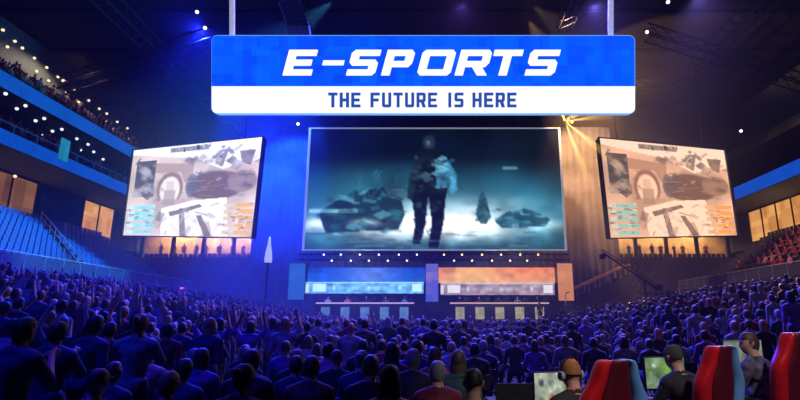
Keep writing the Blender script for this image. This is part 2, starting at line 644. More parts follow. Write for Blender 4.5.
def main_picture():
    p = Pic(264, 126)
    top = np.array((3, 14, 24.))
    p.a[:] = top
    g = np.clip((p.v - 0.25) / 0.5, 0, 1)[..., None]
    p.a = p.a * (1 - g) + np.array((34, 104, 126.)) * g
    p.noise((9, 6), 0.35, 3)
    p.glow(0.22, 0.45, 0.22, 0.14, (40, 100, 118), 0.55)
    p.glow(0.72, 0.5, 0.25, 0.16, (44, 112, 140), 0.5)
    p.glow(0.5, 0.8, 0.34, 0.18, (240, 253, 255), 1.0)
    p.glow(0.36, 0.83, 0.10, 0.10, (250, 255, 255), 0.9)
    p.glow(0.62, 0.83, 0.13, 0.12, (250, 255, 255), 1.0)
    p.glow(0.04, 0.80, 0.07, 0.06, (225, 250, 252), 0.9)
    p.glow(0.92, 0.80, 0.10, 0.05, (180, 232, 245), 0.8)
    p.glow(0.80, 0.62, 0.10, 0.05, (150, 205, 225), 0.35)
    # ground
    g = np.clip((p.v - 0.86) / 0.12, 0, 1)
    p.blend(g, (26, 62, 74), 0.85)
    p.noise((30, 24), 0.14, 5, np.clip((p.v - 0.4) * 2, 0, 1))
    # plain dark machinery-like masses either side
    dk = (12, 34, 44)
    p.poly([(0.05, .70), (.12, .60), (.20, .63), (.24, .52), (.30, .50), (.32, .58), (.37, .60), (.385, .72), (.36, .84), (.08, .87), (.06, .78)], dk, 0.9)
    p.rect(.10, .58, .29, .605, (50, 120, 135), 0.7)
    p.ell(.23, .60, .05, .05, (20, 52, 64), 0.9)
    p.rect(.01, .68, .20, .71, (150, 205, 215), 0.75)
    p.glow(.23, .79, .05, .03, (190, 235, 240), 0.8)
    p.rect(.19, .40, .196, .56, (30, 84, 98), 0.8)
    p.poly([(.735, .77), (.78, .70), (.85, .67), (.90, .70), (.95, .76), (.93, .82), (.76, .83)], (22, 66, 84), 0.9)
    p.poly([(.66, .72), (.675, .58), (.69, .52), (.705, .60), (.72, .74), (.70, .80), (.68, .80)], (24, 62, 76), 0.85)
    p.rect(.77, .325, .83, .345, (150, 205, 220), 0.45)
    # plain walking figure seen from the front
    bd = (8, 16, 22)
    bl = (56, 128, 160)
    p.ell(.478, .115, .030, .075, (26, 40, 50), 1, .3)
    p.poly([(.455, .17), (.505, .17), (.545, .24), (.56, .40), (.545, .58), (.40, .58), (.41, .36), (.42, .23)], bd, 1)
    p.poly([(.425, .22), (.40, .40), (.392, .58), (.415, .62), (.43, .45), (.45, .28)], (20, 38, 46), 1)
    p.poly([(.545, .24), (.585, .38), (.59, .52), (.565, .56), (.55, .45), (.52, .30)], bl, 1)
    p.poly([(.50, .26), (.545, .26), (.555, .50), (.51, .52)], bl, 0.75)
    p.poly([(.41, .56), (.475, .56), (.465, .80), (.445, .96), (.415, .96), (.425, .78)], (8, 15, 20), 1)
    p.poly([(.475, .56), (.545, .56), (.535, .78), (.515, .99), (.475, .99), (.49, .78)], (7, 13, 18), 1)
    p.ell(.475, .12, .012, .03, (90, 120, 134), 0.6, .6)
    p.clutter(46, (.42, .18, .55, .56), (.035, .045), [(10, 18, 24), (44, 66, 74), (70, 104, 116), (20, 32, 40)], .75, 1, .8)
    p.clutter(22, (.51, .25, .58, .5), (.03, .06), [(90, 170, 200), (40, 100, 130), (120, 190, 215)], .6, 2, .8)
    p.clutter(24, (.42, .58, .53, .94), (.02, .06), [(10, 18, 22), (40, 62, 70), (24, 38, 46)], .7, 3, .4)
    p.clutter(60, (.06, .52, .38, .86), (.06, .04), [(10, 28, 36), (40, 100, 112), (90, 160, 172), (18, 48, 58)], .6, 4, .5)
    p.clutter(36, (.74, .68, .94, .82), (.05, .03), [(14, 50, 64), (60, 130, 150), (130, 190, 205)], .55, 5, .3)
    p.clutter(14, (.66, .56, .71, .8), (.02, .05), [(14, 40, 52), (70, 130, 150)], .6, 6, .3)
    p.clutter(40, (.0, .86, 1, 1), (.16, .015), [(14, 40, 50), (90, 140, 150), (40, 84, 96)], .5, 7, .02)
    p.clutter(24, (.2, .36, .4, .55), (.008, .10), [(60, 130, 145), (20, 60, 74)], .5, 8, .3)
    p.noise((30, 20), 0.12, 11, np.exp(-(((p.u - .48) / .1) ** 2)))
    p.blur(1)
    return p


def side_picture(tint):
    p = Pic(180, 130)
    p.a[:] = (214, 192, 180)
    p.noise((8, 6), 0.12, 4)
    p.poly([(0, 0), (1, 0), (1, .22), (.72, .30), (.5, .16), (.2, .10), (0, .06)], (255, 252, 250), 1)
    p.rect(.30, .02, .60, .075, (120, 120, 118), .8)
    p.rect(.04, .14, .20, .48, (84, 84, 92), .95)
    p.ell(.12, .30, .05, .10, (176, 170, 172), .8, .5)
    p.rect(.04, .46, .21, .56, (150, 138, 134), .8)
    p.ell(.33, .48, .11, .20, (150, 122, 110), 1)
    p.ell(.33, .50, .085, .165, (246, 232, 222), 1)
    p.rect(.21, .60, .46, .72, (196, 172, 160), .9)
    p.poly([(.20, .18), (.50, .22), (.50, .40), (.44, .42), (.40, .30), (.20, .30)], (176, 148, 132), .8)
    p.ell(.68, .47, .24, .165, (122, 102, 96), 1)
    p.ell(.88, .44, .12, .12, (160, 138, 128), 1)
    p.ell(.56, .45, .03, .16, (110, 100, 104), .8)
    p.ell(.50, .46, .05, .14, (104, 108, 122), .7)
    p.poly([(.66, .10), (.76, .08), (.72, .28), (.66, .24)], (120, 118, 120), .8)
    p.poly([(.84, .12), (.96, .12), (.93, .28), (.86, .24)], (128, 112, 104), .8)
    p.poly([(.28, .70), (.52, .62), (.78, .60), (.82, 1), (.30, 1)], (255, 248, 242), 1)
    p.poly([(.34, .74), (.58, .66), (.60, .69), (.36, .79)], (124, 112, 108), .9)
    p.poly([(.42, .70), (.46, .70), (.50, 1), (.45, 1)], (128, 120, 122), .85)
    p.poly([(.56, .78), (.60, .78), (.70, 1), (.64, 1)], (120, 106, 100), .85)
    for k in range(5):
        v = .66 + k * .068
        p.rect(.02, v, .23, v + .040, (150, 226, 236), 1)
        p.rect(.02, v, .07, v + .040, (214, 236, 238), .9)
        p.rect(.77, v, .985, v + .040, (244, 184, 100), 1)
        p.rect(.77, v, .86, v + .040, (226, 208, 180), .9)
    warm = [(120, 104, 98), (168, 140, 126), (236, 222, 210), (92, 86, 90)]
    p.clutter(34, (.46, .15, 1, .6), (.07, .05), warm, .45, 11, .9)
    p.clutter(10, (.24, .30, .29, .62), (.05, .04), warm, .4, 21, .6)
    p.rect(.285, .50, .375, .66, (168, 150, 140), .7)
    p.rect(.30, .40, .36, .50, (214, 196, 182), .7)
    p.clutter(24, (.04, .14, .2, .56), (.06, .08), [(60, 60, 68), (150, 148, 152), (196, 190, 190)], .6, 12, .6)
    p.clutter(26, (.28, .64, .78, 1), (.10, .03), [(150, 132, 126), (110, 98, 96), (230, 216, 206)], .5, 13, 1.2)
    p.clutter(40, (.02, .66, .23, .97), (.04, .02), [(60, 110, 120), (240, 250, 250), (120, 150, 156)], .7, 14)
    p.clutter(40, (.77, .66, .985, .97), (.04, .02), [(130, 100, 70), (250, 240, 220), (180, 130, 80)], .7, 15)
    p.clutter(24, (.3, .02, .62, .08), (.02, .05), [(60, 60, 64), (200, 198, 196)], .8, 16)
    p.clutter(26, (.62, .06, .98, .3), (.06, .06), [(90, 86, 88), (250, 248, 246), (150, 136, 128)], .6, 17, .8)
    p.clutter(20, (.45, .36, .95, .58), (.20, .02), [(96, 84, 82), (170, 148, 138)], .6, 18, .1)
    p.a = np.clip(p.a * np.array(tint), 0, 255)
    return p


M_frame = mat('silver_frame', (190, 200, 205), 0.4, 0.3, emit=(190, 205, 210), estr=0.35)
M_dframe = mat('dark_frame', (60, 56, 58), 0.5, 0.3)


def bars(corners, w, t, name, m, parent):
    """frame round a quad, each bar w wide and t deep"""
    b = MB()
    tl, tr, br, bl = (Vector(c) for c in corners)
    nrm = (tr - tl).cross(bl - tl).normalized()
    cen = (tl + tr + br + bl) / 4
    out = [c + (c - cen).normalized() * w * 1.3 for c in (tl, tr, br, bl)]
    inn = [tl, tr, br, bl]
    for i in range(4):
        j = (i + 1) % 4
        q = [inn[i], inn[j], out[j], out[i]]
        lo = [p - nrm * t / 2 for p in q]
        hi = [p + nrm * t / 2 for p in q]
        b.add(lo + hi, [(0, 1, 2, 3), (7, 6, 5, 4), (0, 4, 5, 1), (1, 5, 6, 2), (2, 6, 7, 3), (3, 7, 4, 0)])
    return b.build(name, m, parent)


def big_screen(name, corners, pic, m, fm, fw, label, cables):
    cs = [Vector(c) for c in corners]
    cen = sum(cs, Vector()) / 4
    root = empty(name, cen)
    L = [c - cen for c in cs]
    pic.panel('picture', L, m, root)
    nrm = (L[1] - L[0]).cross(L[3] - L[0]).normalized()
    if nrm.y > 0:
        nrm = -nrm
    b = MB()
    lo = [c - nrm * 0.06 for c in L]
    hi = [c - nrm * 0.6 for c in L]
    b.add(lo + hi, [(0, 1, 2, 3), (7, 6, 5, 4), (0, 4, 5, 1), (1, 5, 6, 2), (2, 6, 7, 3), (3, 7, 4, 0)])
    b.build('cabinet', M_black, root)
    bars(L, fw, 0.25, 'frame', fm, root)
    for f in cables:
        p = L[0].lerp(L[1], f) - nrm * 0.3
        MB().tube(p, (p.x, p.y, 27.6 - cen.z), 0.035, n=5).build('cable', M_black, root)
    return tag(root, label, 'screen')


MS = screen_mat('main_led', 1.45)
q = [aty(311.5, 129, 46), aty(558.5, 129, 46), aty(564, 249.5, 46), aty(304, 249.5, 46)]
xl, xr = (q[0].x + q[3].x) / 2, (q[1].x + q[2].x) / 2
q = [Vector((xl, 46, q[0].z)), Vector((xr, 46, q[0].z)), Vector((xr, 46, q[3].z)), Vector((xl, 46, q[3].z))]
MAINQ = q
big_screen('led_screen', q, main_picture(), MS, M_frame, 0.17, 'large centre screen showing a teal scene with a dark walking figure', (.12, .88))
SSL = screen_mat('side_led_left', 1.2)
SSR = screen_mat('side_led_right', 1.15)
ql = [aty(134, 150.5, 43.5), aty(263, 137, 41), aty(252, 237.5, 41), aty(123, 235.5, 43.5)]
big_screen('led_screen', ql, side_picture((0.98, 1.0, 1.03)), SSL, M_dframe, 0.1, 'left side screen showing pale game footage with cyan and orange bars', (.15, .85))
qr = [aty(599, 138, 41), aty(724, 150.5, 43.5), aty(737, 235.5, 43.5), aty(610, 238, 41)]
big_screen('led_screen', qr, side_picture((1.02, 0.86, 0.74)), SSR, M_dframe, 0.1, 'right side screen showing amber-tinted game footage with score bars', (.15, .85))

# ------------------------------------------------------------------ hanging sign
SD = 18.0
s1 = SD / F
sign = empty('hanging_sign', atd(423, 73.5, SD))
sign.rotation_euler = (TILT, 0, 0)      # hung leaning towards the audience: local x right, z up, -y to the audience
SU, SV, SN = Vector((1, 0, 0)), Vector((0, 0, 1)), Vector((0, -1, 0))


def sp(px, py):
    return ((px - 423) * s1, (73.5 - py) * s1)


def rrect(x0, y0, x1, y1, r, corners='tltrbrbl'):
    out = []
    for cx, cy, a0, nm in ((x1 - r, y0 + r, 0, 'tr'), (x0 + r, y0 + r, 90, 'tl'), (x0 + r, y1 - r, 180, 'bl'), (x1 - r, y1 - r, 270, 'br')):
        if nm in corners:
            for k in range(6):
                t = math.radians(a0 + 18 * k)
                out.append(sp(cx + r * math.cos(t), cy - r * math.sin(t)))
        else:
            out.append(sp(cx + (r if 'r' == nm[1] else -r), cy + (-r if nm[0] == 't' else r)))
    return out


MB().prism(rrect(210, 34, 636.5, 113.5, 6), (0, 0.12, 0), SU, SV, -SN, 0.3).build('cabinet', mat('sign_body', (150, 190, 240), 0.4, emit=(120, 185, 250), estr=0.75), sign)
M_signblue = emat('sign_blue', (6, 96, 255), 1.15, 0.5, 3.2, (7, 70, 240))
MB().prism(rrect(211.3, 35.5, 635, 86, 5, 'tltr'), (0, 0.12, 0), SU, SV, SN, 0.08).build('blue_panel', M_signblue, sign)
MB().prism(rrect(211, 86, 635.5, 112.5, 5, 'blbr'), (0, 0.12, 0), SU, SV, SN, 0.08).build('white_panel', emat('sign_white', (255, 255, 255), 1.05), sign)


def letters(text, x0s, w, h, t, tv, shear, ybase, ch):
    """polygons for block letters; px units; returns list of polygons in sign px space"""
    out = []

    def P(x, pts, ww):
        return [(x + a * ww + (b * h) * shear, ybase - b * h) for a, b in pts]
    for c, (x, ww) in zip(text, x0s):
        tx, ty = t / ww, tv / h
        k, ky = ch / ww, ch / h
        R = []
        if c == '-':
            R = [[(0, .40), (1, .40), (1, .40 + ty * .8), (0, .40 + ty * .8)]]
        elif c == 'E':
            R = [[(0, 0), (1, 0), (1, ty), (0, ty)], [(0, 1 - ty), (1, 1 - ty), (1, 1), (0, 1)], [(0, .5 - ty / 2), (.9, .5 - ty / 2), (.9, .5 + ty / 2), (0, .5 + ty / 2)], [(0, 0), (tx, 0), (tx, 1), (0, 1)]]
        elif c == 'F':
            R = [[(0, 1 - ty), (1, 1 - ty), (1, 1), (0, 1)], [(0, .5 - ty / 2), (.88, .5 - ty / 2), (.88, .5 + ty / 2), (0, .5 + ty / 2)], [(0, 0), (tx, 0), (tx, 1), (0, 1)]]
        elif c == 'S':
            R = [[(0, 0), (1 - k, 0), (1, ky), (1 - tx * .3, ty), (0, ty)], [(1 - tx, 0), (1 - k, 0), (1, ky), (1, .5 + ty / 2 - ky), (1 - k, .5 + ty / 2), (1 - tx, .5 + ty / 2)],
                 [(0, .5 - ty / 2 + ky), (k, .5 - ty / 2), (1 - k, .5 - ty / 2), (1 - k, .5 + ty / 2), (0, .5 + ty / 2)], [(0, .5 - ty / 2 + ky), (k, .5 - ty / 2), (tx, .5 - ty / 2), (tx, 1), (k, 1), (0, 1 - ky)], [(k, 1 - ty), (1, 1 - ty), (1, 1), (k, 1)]]
        elif c in 'PR':
            R = [[(0, 0), (tx, 0), (tx, 1), (0, 1)], [(0, 1 - ty), (1 - k, 1 - ty), (1 - k, 1), (0, 1)], [(1 - tx, .42), (1 - k, .42), (1, .42 + ky), (1, 1 - ky), (1 - k, 1), (1 - tx, 1)],
                 [(0, .42 - ty * .4), (1 - k, .42 - ty * .4), (1, .42 + ky * .6), (1 - tx * .5, .42 + ty * .6), (0, .42 + ty * .6)]]
            if c == 'R':
                R.append([(.42, .42), (.42 + tx * 1.2, .42), (1.02, 0), (1.02 - tx * 1.15, 0)])
        elif c == 'O':
            R = [[(k, 0), (1 - k, 0), (1 - k, ty), (k, ty)], [(k, 1 - ty), (1 - k, 1 - ty), (1 - k, 1), (k, 1)], [(0, ky), (k, 0), (tx, 0), (tx, 1), (k, 1), (0, 1 - ky)], [(1 - tx, 0), (1 - k, 0), (1, ky), (1, 1 - ky), (1 - k, 1), (1 - tx, 1)]]
        elif c == 'U':
            R = [[(k, 0), (1 - k, 0), (1 - k, ty), (k, ty)], [(0, ky), (k, 0), (tx, 0), (tx, 1), (0, 1)], [(1 - tx, 0), (1 - k, 0), (1, ky), (1, 1), (1 - tx, 1)]]
        elif c == 'T':
            R = [[(0, 1 - ty), (1, 1 - ty), (1, 1), (0, 1)], [(.5 - tx / 2, 0), (.5 + tx / 2, 0), (.5 + tx / 2, 1), (.5 - tx / 2, 1)]]
        elif c == 'H':
            R = [[(0, 0), (tx, 0), (tx, 1), (0, 1)], [(1 - tx, 0), (1, 0), (1, 1), (1 - tx, 1)], [(0, .5 - ty / 2), (1, .5 - ty / 2), (1, .5 + ty / 2), (0, .5 + ty / 2)]]
        elif c == 'I':
            R = [[(0, 0), (1, 0), (1, 1), (0, 1)]]
        out += [P(x, r, ww) for r in R]
    return out


b = MB()
xs = [(282.5, 28.5), (319.5, 21), (346, 28.5), (381, 28), (416.5, 33.5), (454.5, 31.5), (488, 29), (524.5, 29.5)]
for pl in letters('E-SPORTS', xs, 0, 25.5, 8.4, 5.9, 0.27, 75.3, 3.2):
    b.prism([sp(*p) for p in pl], (0, 0.04, 0), SU, SV, SN, 0.06)
b.build('headline_lettering', emat('letter_white', (255, 255, 255), 1.1), sign)
xs = []
for word, x0, p in (('THE', 328.2, 11.5), ('FUTURE', 370.5, 11.5), ('IS', 448, 0), ('HERE', 472.5, 11.6)):
    if word == 'IS':
        xs = [(448.3, 3), (454.5, 9)]
    else:
        xs = [(x0 + i * p, 9.2) for i in range(len(word))]
    b = MB()
    for pl in letters(word, xs, 0, 14.6, 2.9, 2.7, 0, 107.2, 1.4):
        b.prism([sp(*p) for p in pl], (0, 0.04, 0), SU, SV, SN, 0.05)
    b.build('word_lettering', emat('letter_blue', (38, 78, 176), 1.0), sign)
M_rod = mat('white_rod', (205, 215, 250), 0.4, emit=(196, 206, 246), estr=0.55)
zs = sign.location.z
for px in (229, 613.5):
    u, v = sp(px, 35)
    # rods follow the sign's own plane up to the roof
    MB().tube((u, 0.28, v - 0.1), (u, 0.28, v + 13.4), 0.095, n=10).build('rod', M_rod, sign)
tag(sign, 'wide blue and white hanging sign with e-sports lettering on two rods', 'sign')

# ------------------------------------------------------------------ stage
M_stage = mat('stage_black', (24, 24, 32), 0.4)
struct(MB().box((0, 46.5, 0.75), (25.6, 10.0, 1.5)).build('stage_platform', M_stage))
# folded drape added behind the stage, catching coloured light in place of haze
vs, fs = [], []
n = 240
for i in range(n + 1):
    x = -18.2 + 36.4 * i / n
    y = 51.2 + 0.06 * math.sin(i * 1.35)
    vs += [(x, y, 0), (x, y, 21.5)]
for i in range(n):
    fs.append((2 * i, 2 * i + 2, 2 * i + 3, 2 * i + 1))
dr = MB().add(vs, fs).build('stage_drape', M_drape, smooth=True)
dr.modifiers.new('solid', 'SOLIDIFY').thickness = 0.04
tag(dr, 'tall pleated drape hanging behind the stage and centre screen', 'curtain')

SY = 45.5


def wall_panel(name, px0, py0, px1, py1, Y, m, depth, label, cat='LED wall', group=None, extra=None):
    a, c = aty(px0, py0, Y), aty(px1, py1, Y)
    zb = c.z
    root = empty(name, ((a.x + c.x) / 2, Y, zb))
    w, h = c.x - a.x, a.z - zb
    MB().box((0, depth / 2 + 0.02, h / 2), (w, depth, h)).build('cabinet', M_stage, root)
    MB().box((0, 0, h / 2), (w - 0.06, 0.03, h - 0.06)).build('led_face', m, root)
    if extra:
        extra(root, w, h)
    return tag(root, label, cat, group)


def wall_pic(name, px0, py0, px1, py1, Y, pic, s, depth, label, cat='LED wall'):
    a, c = aty(px0, py0, Y), aty(px1, py1, Y)
    root = empty(name, ((a.x + c.x) / 2, Y, c.z))
    w, h = c.x - a.x, a.z - c.z
    MB().box((0, depth / 2 + 0.02, h / 2), (w, depth, h)).build('cabinet', M_stage, root)
    pic.panel('led_face', [(-w / 2, 0, h), (w / 2, 0, h), (w / 2, 0, 0), (-w / 2, 0, 0)], screen_mat(name + '_led', s), root)
    return tag(root, label, cat)


def grad(w, h, c0, c1, c2, hot):
    p = Pic(w, h)
    for i in range(3):
        p.a[..., i] = c0[i] + (c1[i] - c0[i]) * p.v
    p.glow(hot, .5, .22, 1.2, c2, 0.75)
    p.noise((24, 4), 0.08, 2)
    return p


def header(base, hot, warm):
    p = Pic(160, 16)
    p.a[:] = base
    p.noise((30, 4), 0.15, 8)
    p.rect(0, 0, 1, .10, hot, .5)
    for u0, u1 in ((.06, .17), (.90, .985)):
        p.rect(u0, .18, u1, .80, hot, .8)
    p.rect(.0, .2, .03, .9, hot, .7)
    rg = np.random.default_rng(3)
    for u0 in np.arange(.40, .64, .016):
        p.rect(u0, .38, u0 + .010, .72, hot, .55 * rg.uniform(.4, 1))
    for u0 in (.24, .80):
        p.ell(u0, .5, .02, .32, hot, .6, .6)
    return p


wall_pic('led_wall', 304, 267.5, 425, 282, SY, grad(120, 16, (12, 70, 196), (26, 104, 214), (120, 150, 232), .55), .9, .3, 'blue glowing LED wall across the left half of the stage')
wall_pic('led_wall', 438.5, 267.5, 556.5, 283, SY, grad(120, 16, (236, 128, 82), (240, 168, 118), (240, 196, 120), .3), .9, .3, 'orange glowing LED wall across the right half of the stage')
wall_pic('led_header', 306, 282, 423.6, 293.5, SY - 0.6, header((88, 150, 196), (190, 226, 236), 0), 1.5, .6, 'pale blue lit header panel behind the left stage players', 'LED board')
wall_pic('led_header', 440.6, 283, 554.8, 295, SY - 0.6, header((128, 112, 122), (206, 206, 208), 1), 1.5, .6, 'greyish lit header panel behind the right stage players', 'LED board')
wall_panel('led_pillar', 289.5, 263, 304, 300, SY - 0.9, emat('pillar_blue', (46, 110, 214), .9, .25, 1.6), .9, 'blue glowing pillar at the left end of the stage', 'pillar')
wall_panel('led_pillar', 425.5, 263.5, 438.5, 302, SY - 0.9, emat('pillar_violet', (150, 120, 205), .9, .3, 1.6, (70, 90, 200)), .9, 'violet glowing pillar between blue and orange stage halves', 'pillar')
wall_panel('led_pillar', 556.5, 263, 574.5, 301, SY - 0.9, emat('pillar_orange', (234, 150, 98), .9, .25, 1.6), .9, 'orange glowing pillar at the right end of the stage', 'pillar')
# dark valance carrying lights under the main screen
tr = truss('lighting_truss', (-11.8, 45.2, aty(433, 257, 45.2).z), (11.6, 45.2, aty(433, 257, 45.2).z), 'black lighting bar slung under the centre screen', 0.5, 0.04)

# player desks
M_desk = mat('desk_dark', (28, 28, 36), 0.4)
M_edge = emat('desk_edge_pink', (206, 176, 226), .9)
M_edge2 = emat('desk_edge_warm', (214, 180, 166), .9)


def stage_desk(px0, px1, m_edge, m_sq, label):
    Y = 43.4
    a, c = aty(px0, 302.5, Y), aty(px1, 302.5, Y)
    L = c.x - a.x
    H = a.z - 1.5
    r = empty('player_desk', ((a.x + c.x) / 2, Y, 1.5))
    MB().box((0, .45, H - .03), (L, .95, .06)).build('desk_top', M_desk, r)
    MB().box((0, -.03, H - .05), (L, .03, .11)).build('edge_light', m_edge, r)
    MB().box((0, .03, H / 2 - .06), (L, .06, H - .12)).build('front_panel', M_desk, r)
    for k in (-1, 1):
        MB().box((k * (L / 2 - .05), .45, H / 2 - .05), (.08, .85, H - .1)).build('side_panel', M_desk, r)
    for k in range(5):
        MB().box((-L / 2 + L * (k + .5) / 5, -.02, H * .52), (.72, .04, H * .55)).build('lit_panel', m_sq, r)
    tag(r, label, 'desk')
    return (a.x + c.x) / 2, L, H


dl = stage_desk(316, 414, M_edge, emat('lit_square_blue', (104, 150, 214), .75, .35, 3), 'player desk with blue lit panels on the left of the stage')
dr_ = stage_desk(450, 549, M_edge2, emat('lit_square_warm', (196, 186, 150), .75, .4, 3), 'player desk with pale yellow lit panels on the right of the stage')

# loudspeaker cluster hung in the roof left of centre
lp = atd(289, 20, 37)
ls = empty('loudspeaker_cluster', lp)
M_spk = mat('speaker_grey', (120, 128, 146), .6)
for k in range(7):
    Mx = Matrix.Rotation(-.10 * k, 3, 'X')
    MB().box((.16 * k, -.02 * k * k, 1.3 - .42 * k), (1.5, .8, .38), Mx).build('speaker_box', M_spk, ls, bevel=.03)
MB().tube((-.3, 0, 1.5), (-.3, 0, 27.6 - lp.z), .04).tube((.3, 0, 1.5), (.3, 0, 27.6 - lp.z), .04).build('cable', M_black, ls)
tag(ls, 'grey loudspeaker cluster hanging in the roof above the hanging sign', 'loudspeakers')

# stage spotlights under the screen and in the roof
M_lens_b = emat('lens_cool', (226, 240, 255), 3.0)
M_lens_w = emat('lens_warm', (255, 206, 130), 3.5)


def fixture(loc, aim, lens_m, label, group, s=1.0):
    r = empty('stage_spotlight', loc)
    d = (Vector(aim) - Vector(loc)).normalized()
    r.rotation_euler = d.to_track_quat('Z', 'Y').to_euler()
    MB().lathe([(.10 * s, -.22 * s), (.16 * s, -.15 * s), (.17 * s, .14 * s), (.19 * s, .16 * s), (.19 * s, .2 * s)], 12).build('lamp_head', M_black, r, smooth=False)
    MB().lathe([(.15 * s, .2 * s), (.13 * s, .23 * s), (.06 * s, .25 * s)], 12).build('lens', lens_m, r)
    MB().box((.22 * s, 0, -.05 * s), (.03 * s, .08 * s, .4 * s)).box((-.22 * s, 0, -.05 * s), (.03 * s, .08 * s, .4 * s)).box((0, 0, -.26 * s), (.47 * s, .08 * s, .03 * s)).build('yoke', M_black, r)
    return tag(r, label, 'spotlight', group)


for row, (pxs, py) in enumerate((((324, 341, 360, 379, 399, 417, 444, 462, 482, 501, 520, 538), 254.5), ((332, 351, 369, 388, 407, 454, 472, 492, 510, 527), 260.5))):
    for px in pxs:
        p = aty(px, py, 44.7)
        w = px > 430
        fixture(p, p + Vector((0, -1, -.25)), M_lens_w if w else M_lens_b, ('warm' if w else 'cool white') + ' small spotlight in the %s row under the centre screen' % ('upper' if row == 0 else 'lower'),
                ('warm' if w else 'cool') + ' spotlights, %s row under the centre screen' % ('upper' if row == 0 else 'lower'), .5)
for px, py, d, w, lab in ((205, 28, 40, 0, 'white spotlight in the dark roof just left of the hanging sign'), (197, 12, 41, 0, 'small white spotlight high in the roof left of the sign rod'),
                          (668, 2, 40, 0, 'white spotlight at the top of the roof right of the sign'), (647, 32, 42, 0, 'white spotlight in the dark roof beside the sign right edge'),
                          (741, 131, 50, 0, 'small white spotlight above the right side screen corner'), (572, 122, 47, 1, 'amber spotlight beside the top right corner of the centre screen'),
                          (298, 124, 47, 0, 'cool spotlight beside the top left corner of the centre screen')):
    p = atd(px, py, d)
    fixture(p, (0, 0, 2), M_lens_w if w else M_lens_b, lab, None, .9)

# ------------------------------------------------------------------ people
SKIN = [mat('skin_fair', (196, 148, 122), 0.55), mat('skin_tan', (158, 110, 84), 0.55), mat('skin_brown', (104, 70, 54), 0.55)]
SHIRTS = [('maroon', (104, 22, 40)), ('black', (22, 22, 26)), ('grey', (112, 112, 118)), ('white', (205, 205, 208)), ('navy', (30, 36, 78)),
          ('purple', (92, 60, 128)), ('dark green', (36, 62, 48)), ('red', (150, 30, 36)), ('light blue', (120, 160, 205)), ('pink', (196, 120, 140))]
M_SH = {n: mat('cloth_' + n.replace(' ', '_'), c, 0.85, scale=14, bump=0.2) for n, c in SHIRTS}
M_TR = [mat('trousers_dark', (28, 30, 40), 0.85), mat('trousers_denim', (48, 62, 94), 0.85)]
HAIRC = [('black', (18, 15, 14)), ('brown', (66, 42, 26)), ('fair', (150, 112, 66)), ('grey', (120, 118, 116))]
M_HR = {n: mat('hair_' + n, c, 0.6, scale=40, bump=0.3) for n, c in HAIRC}


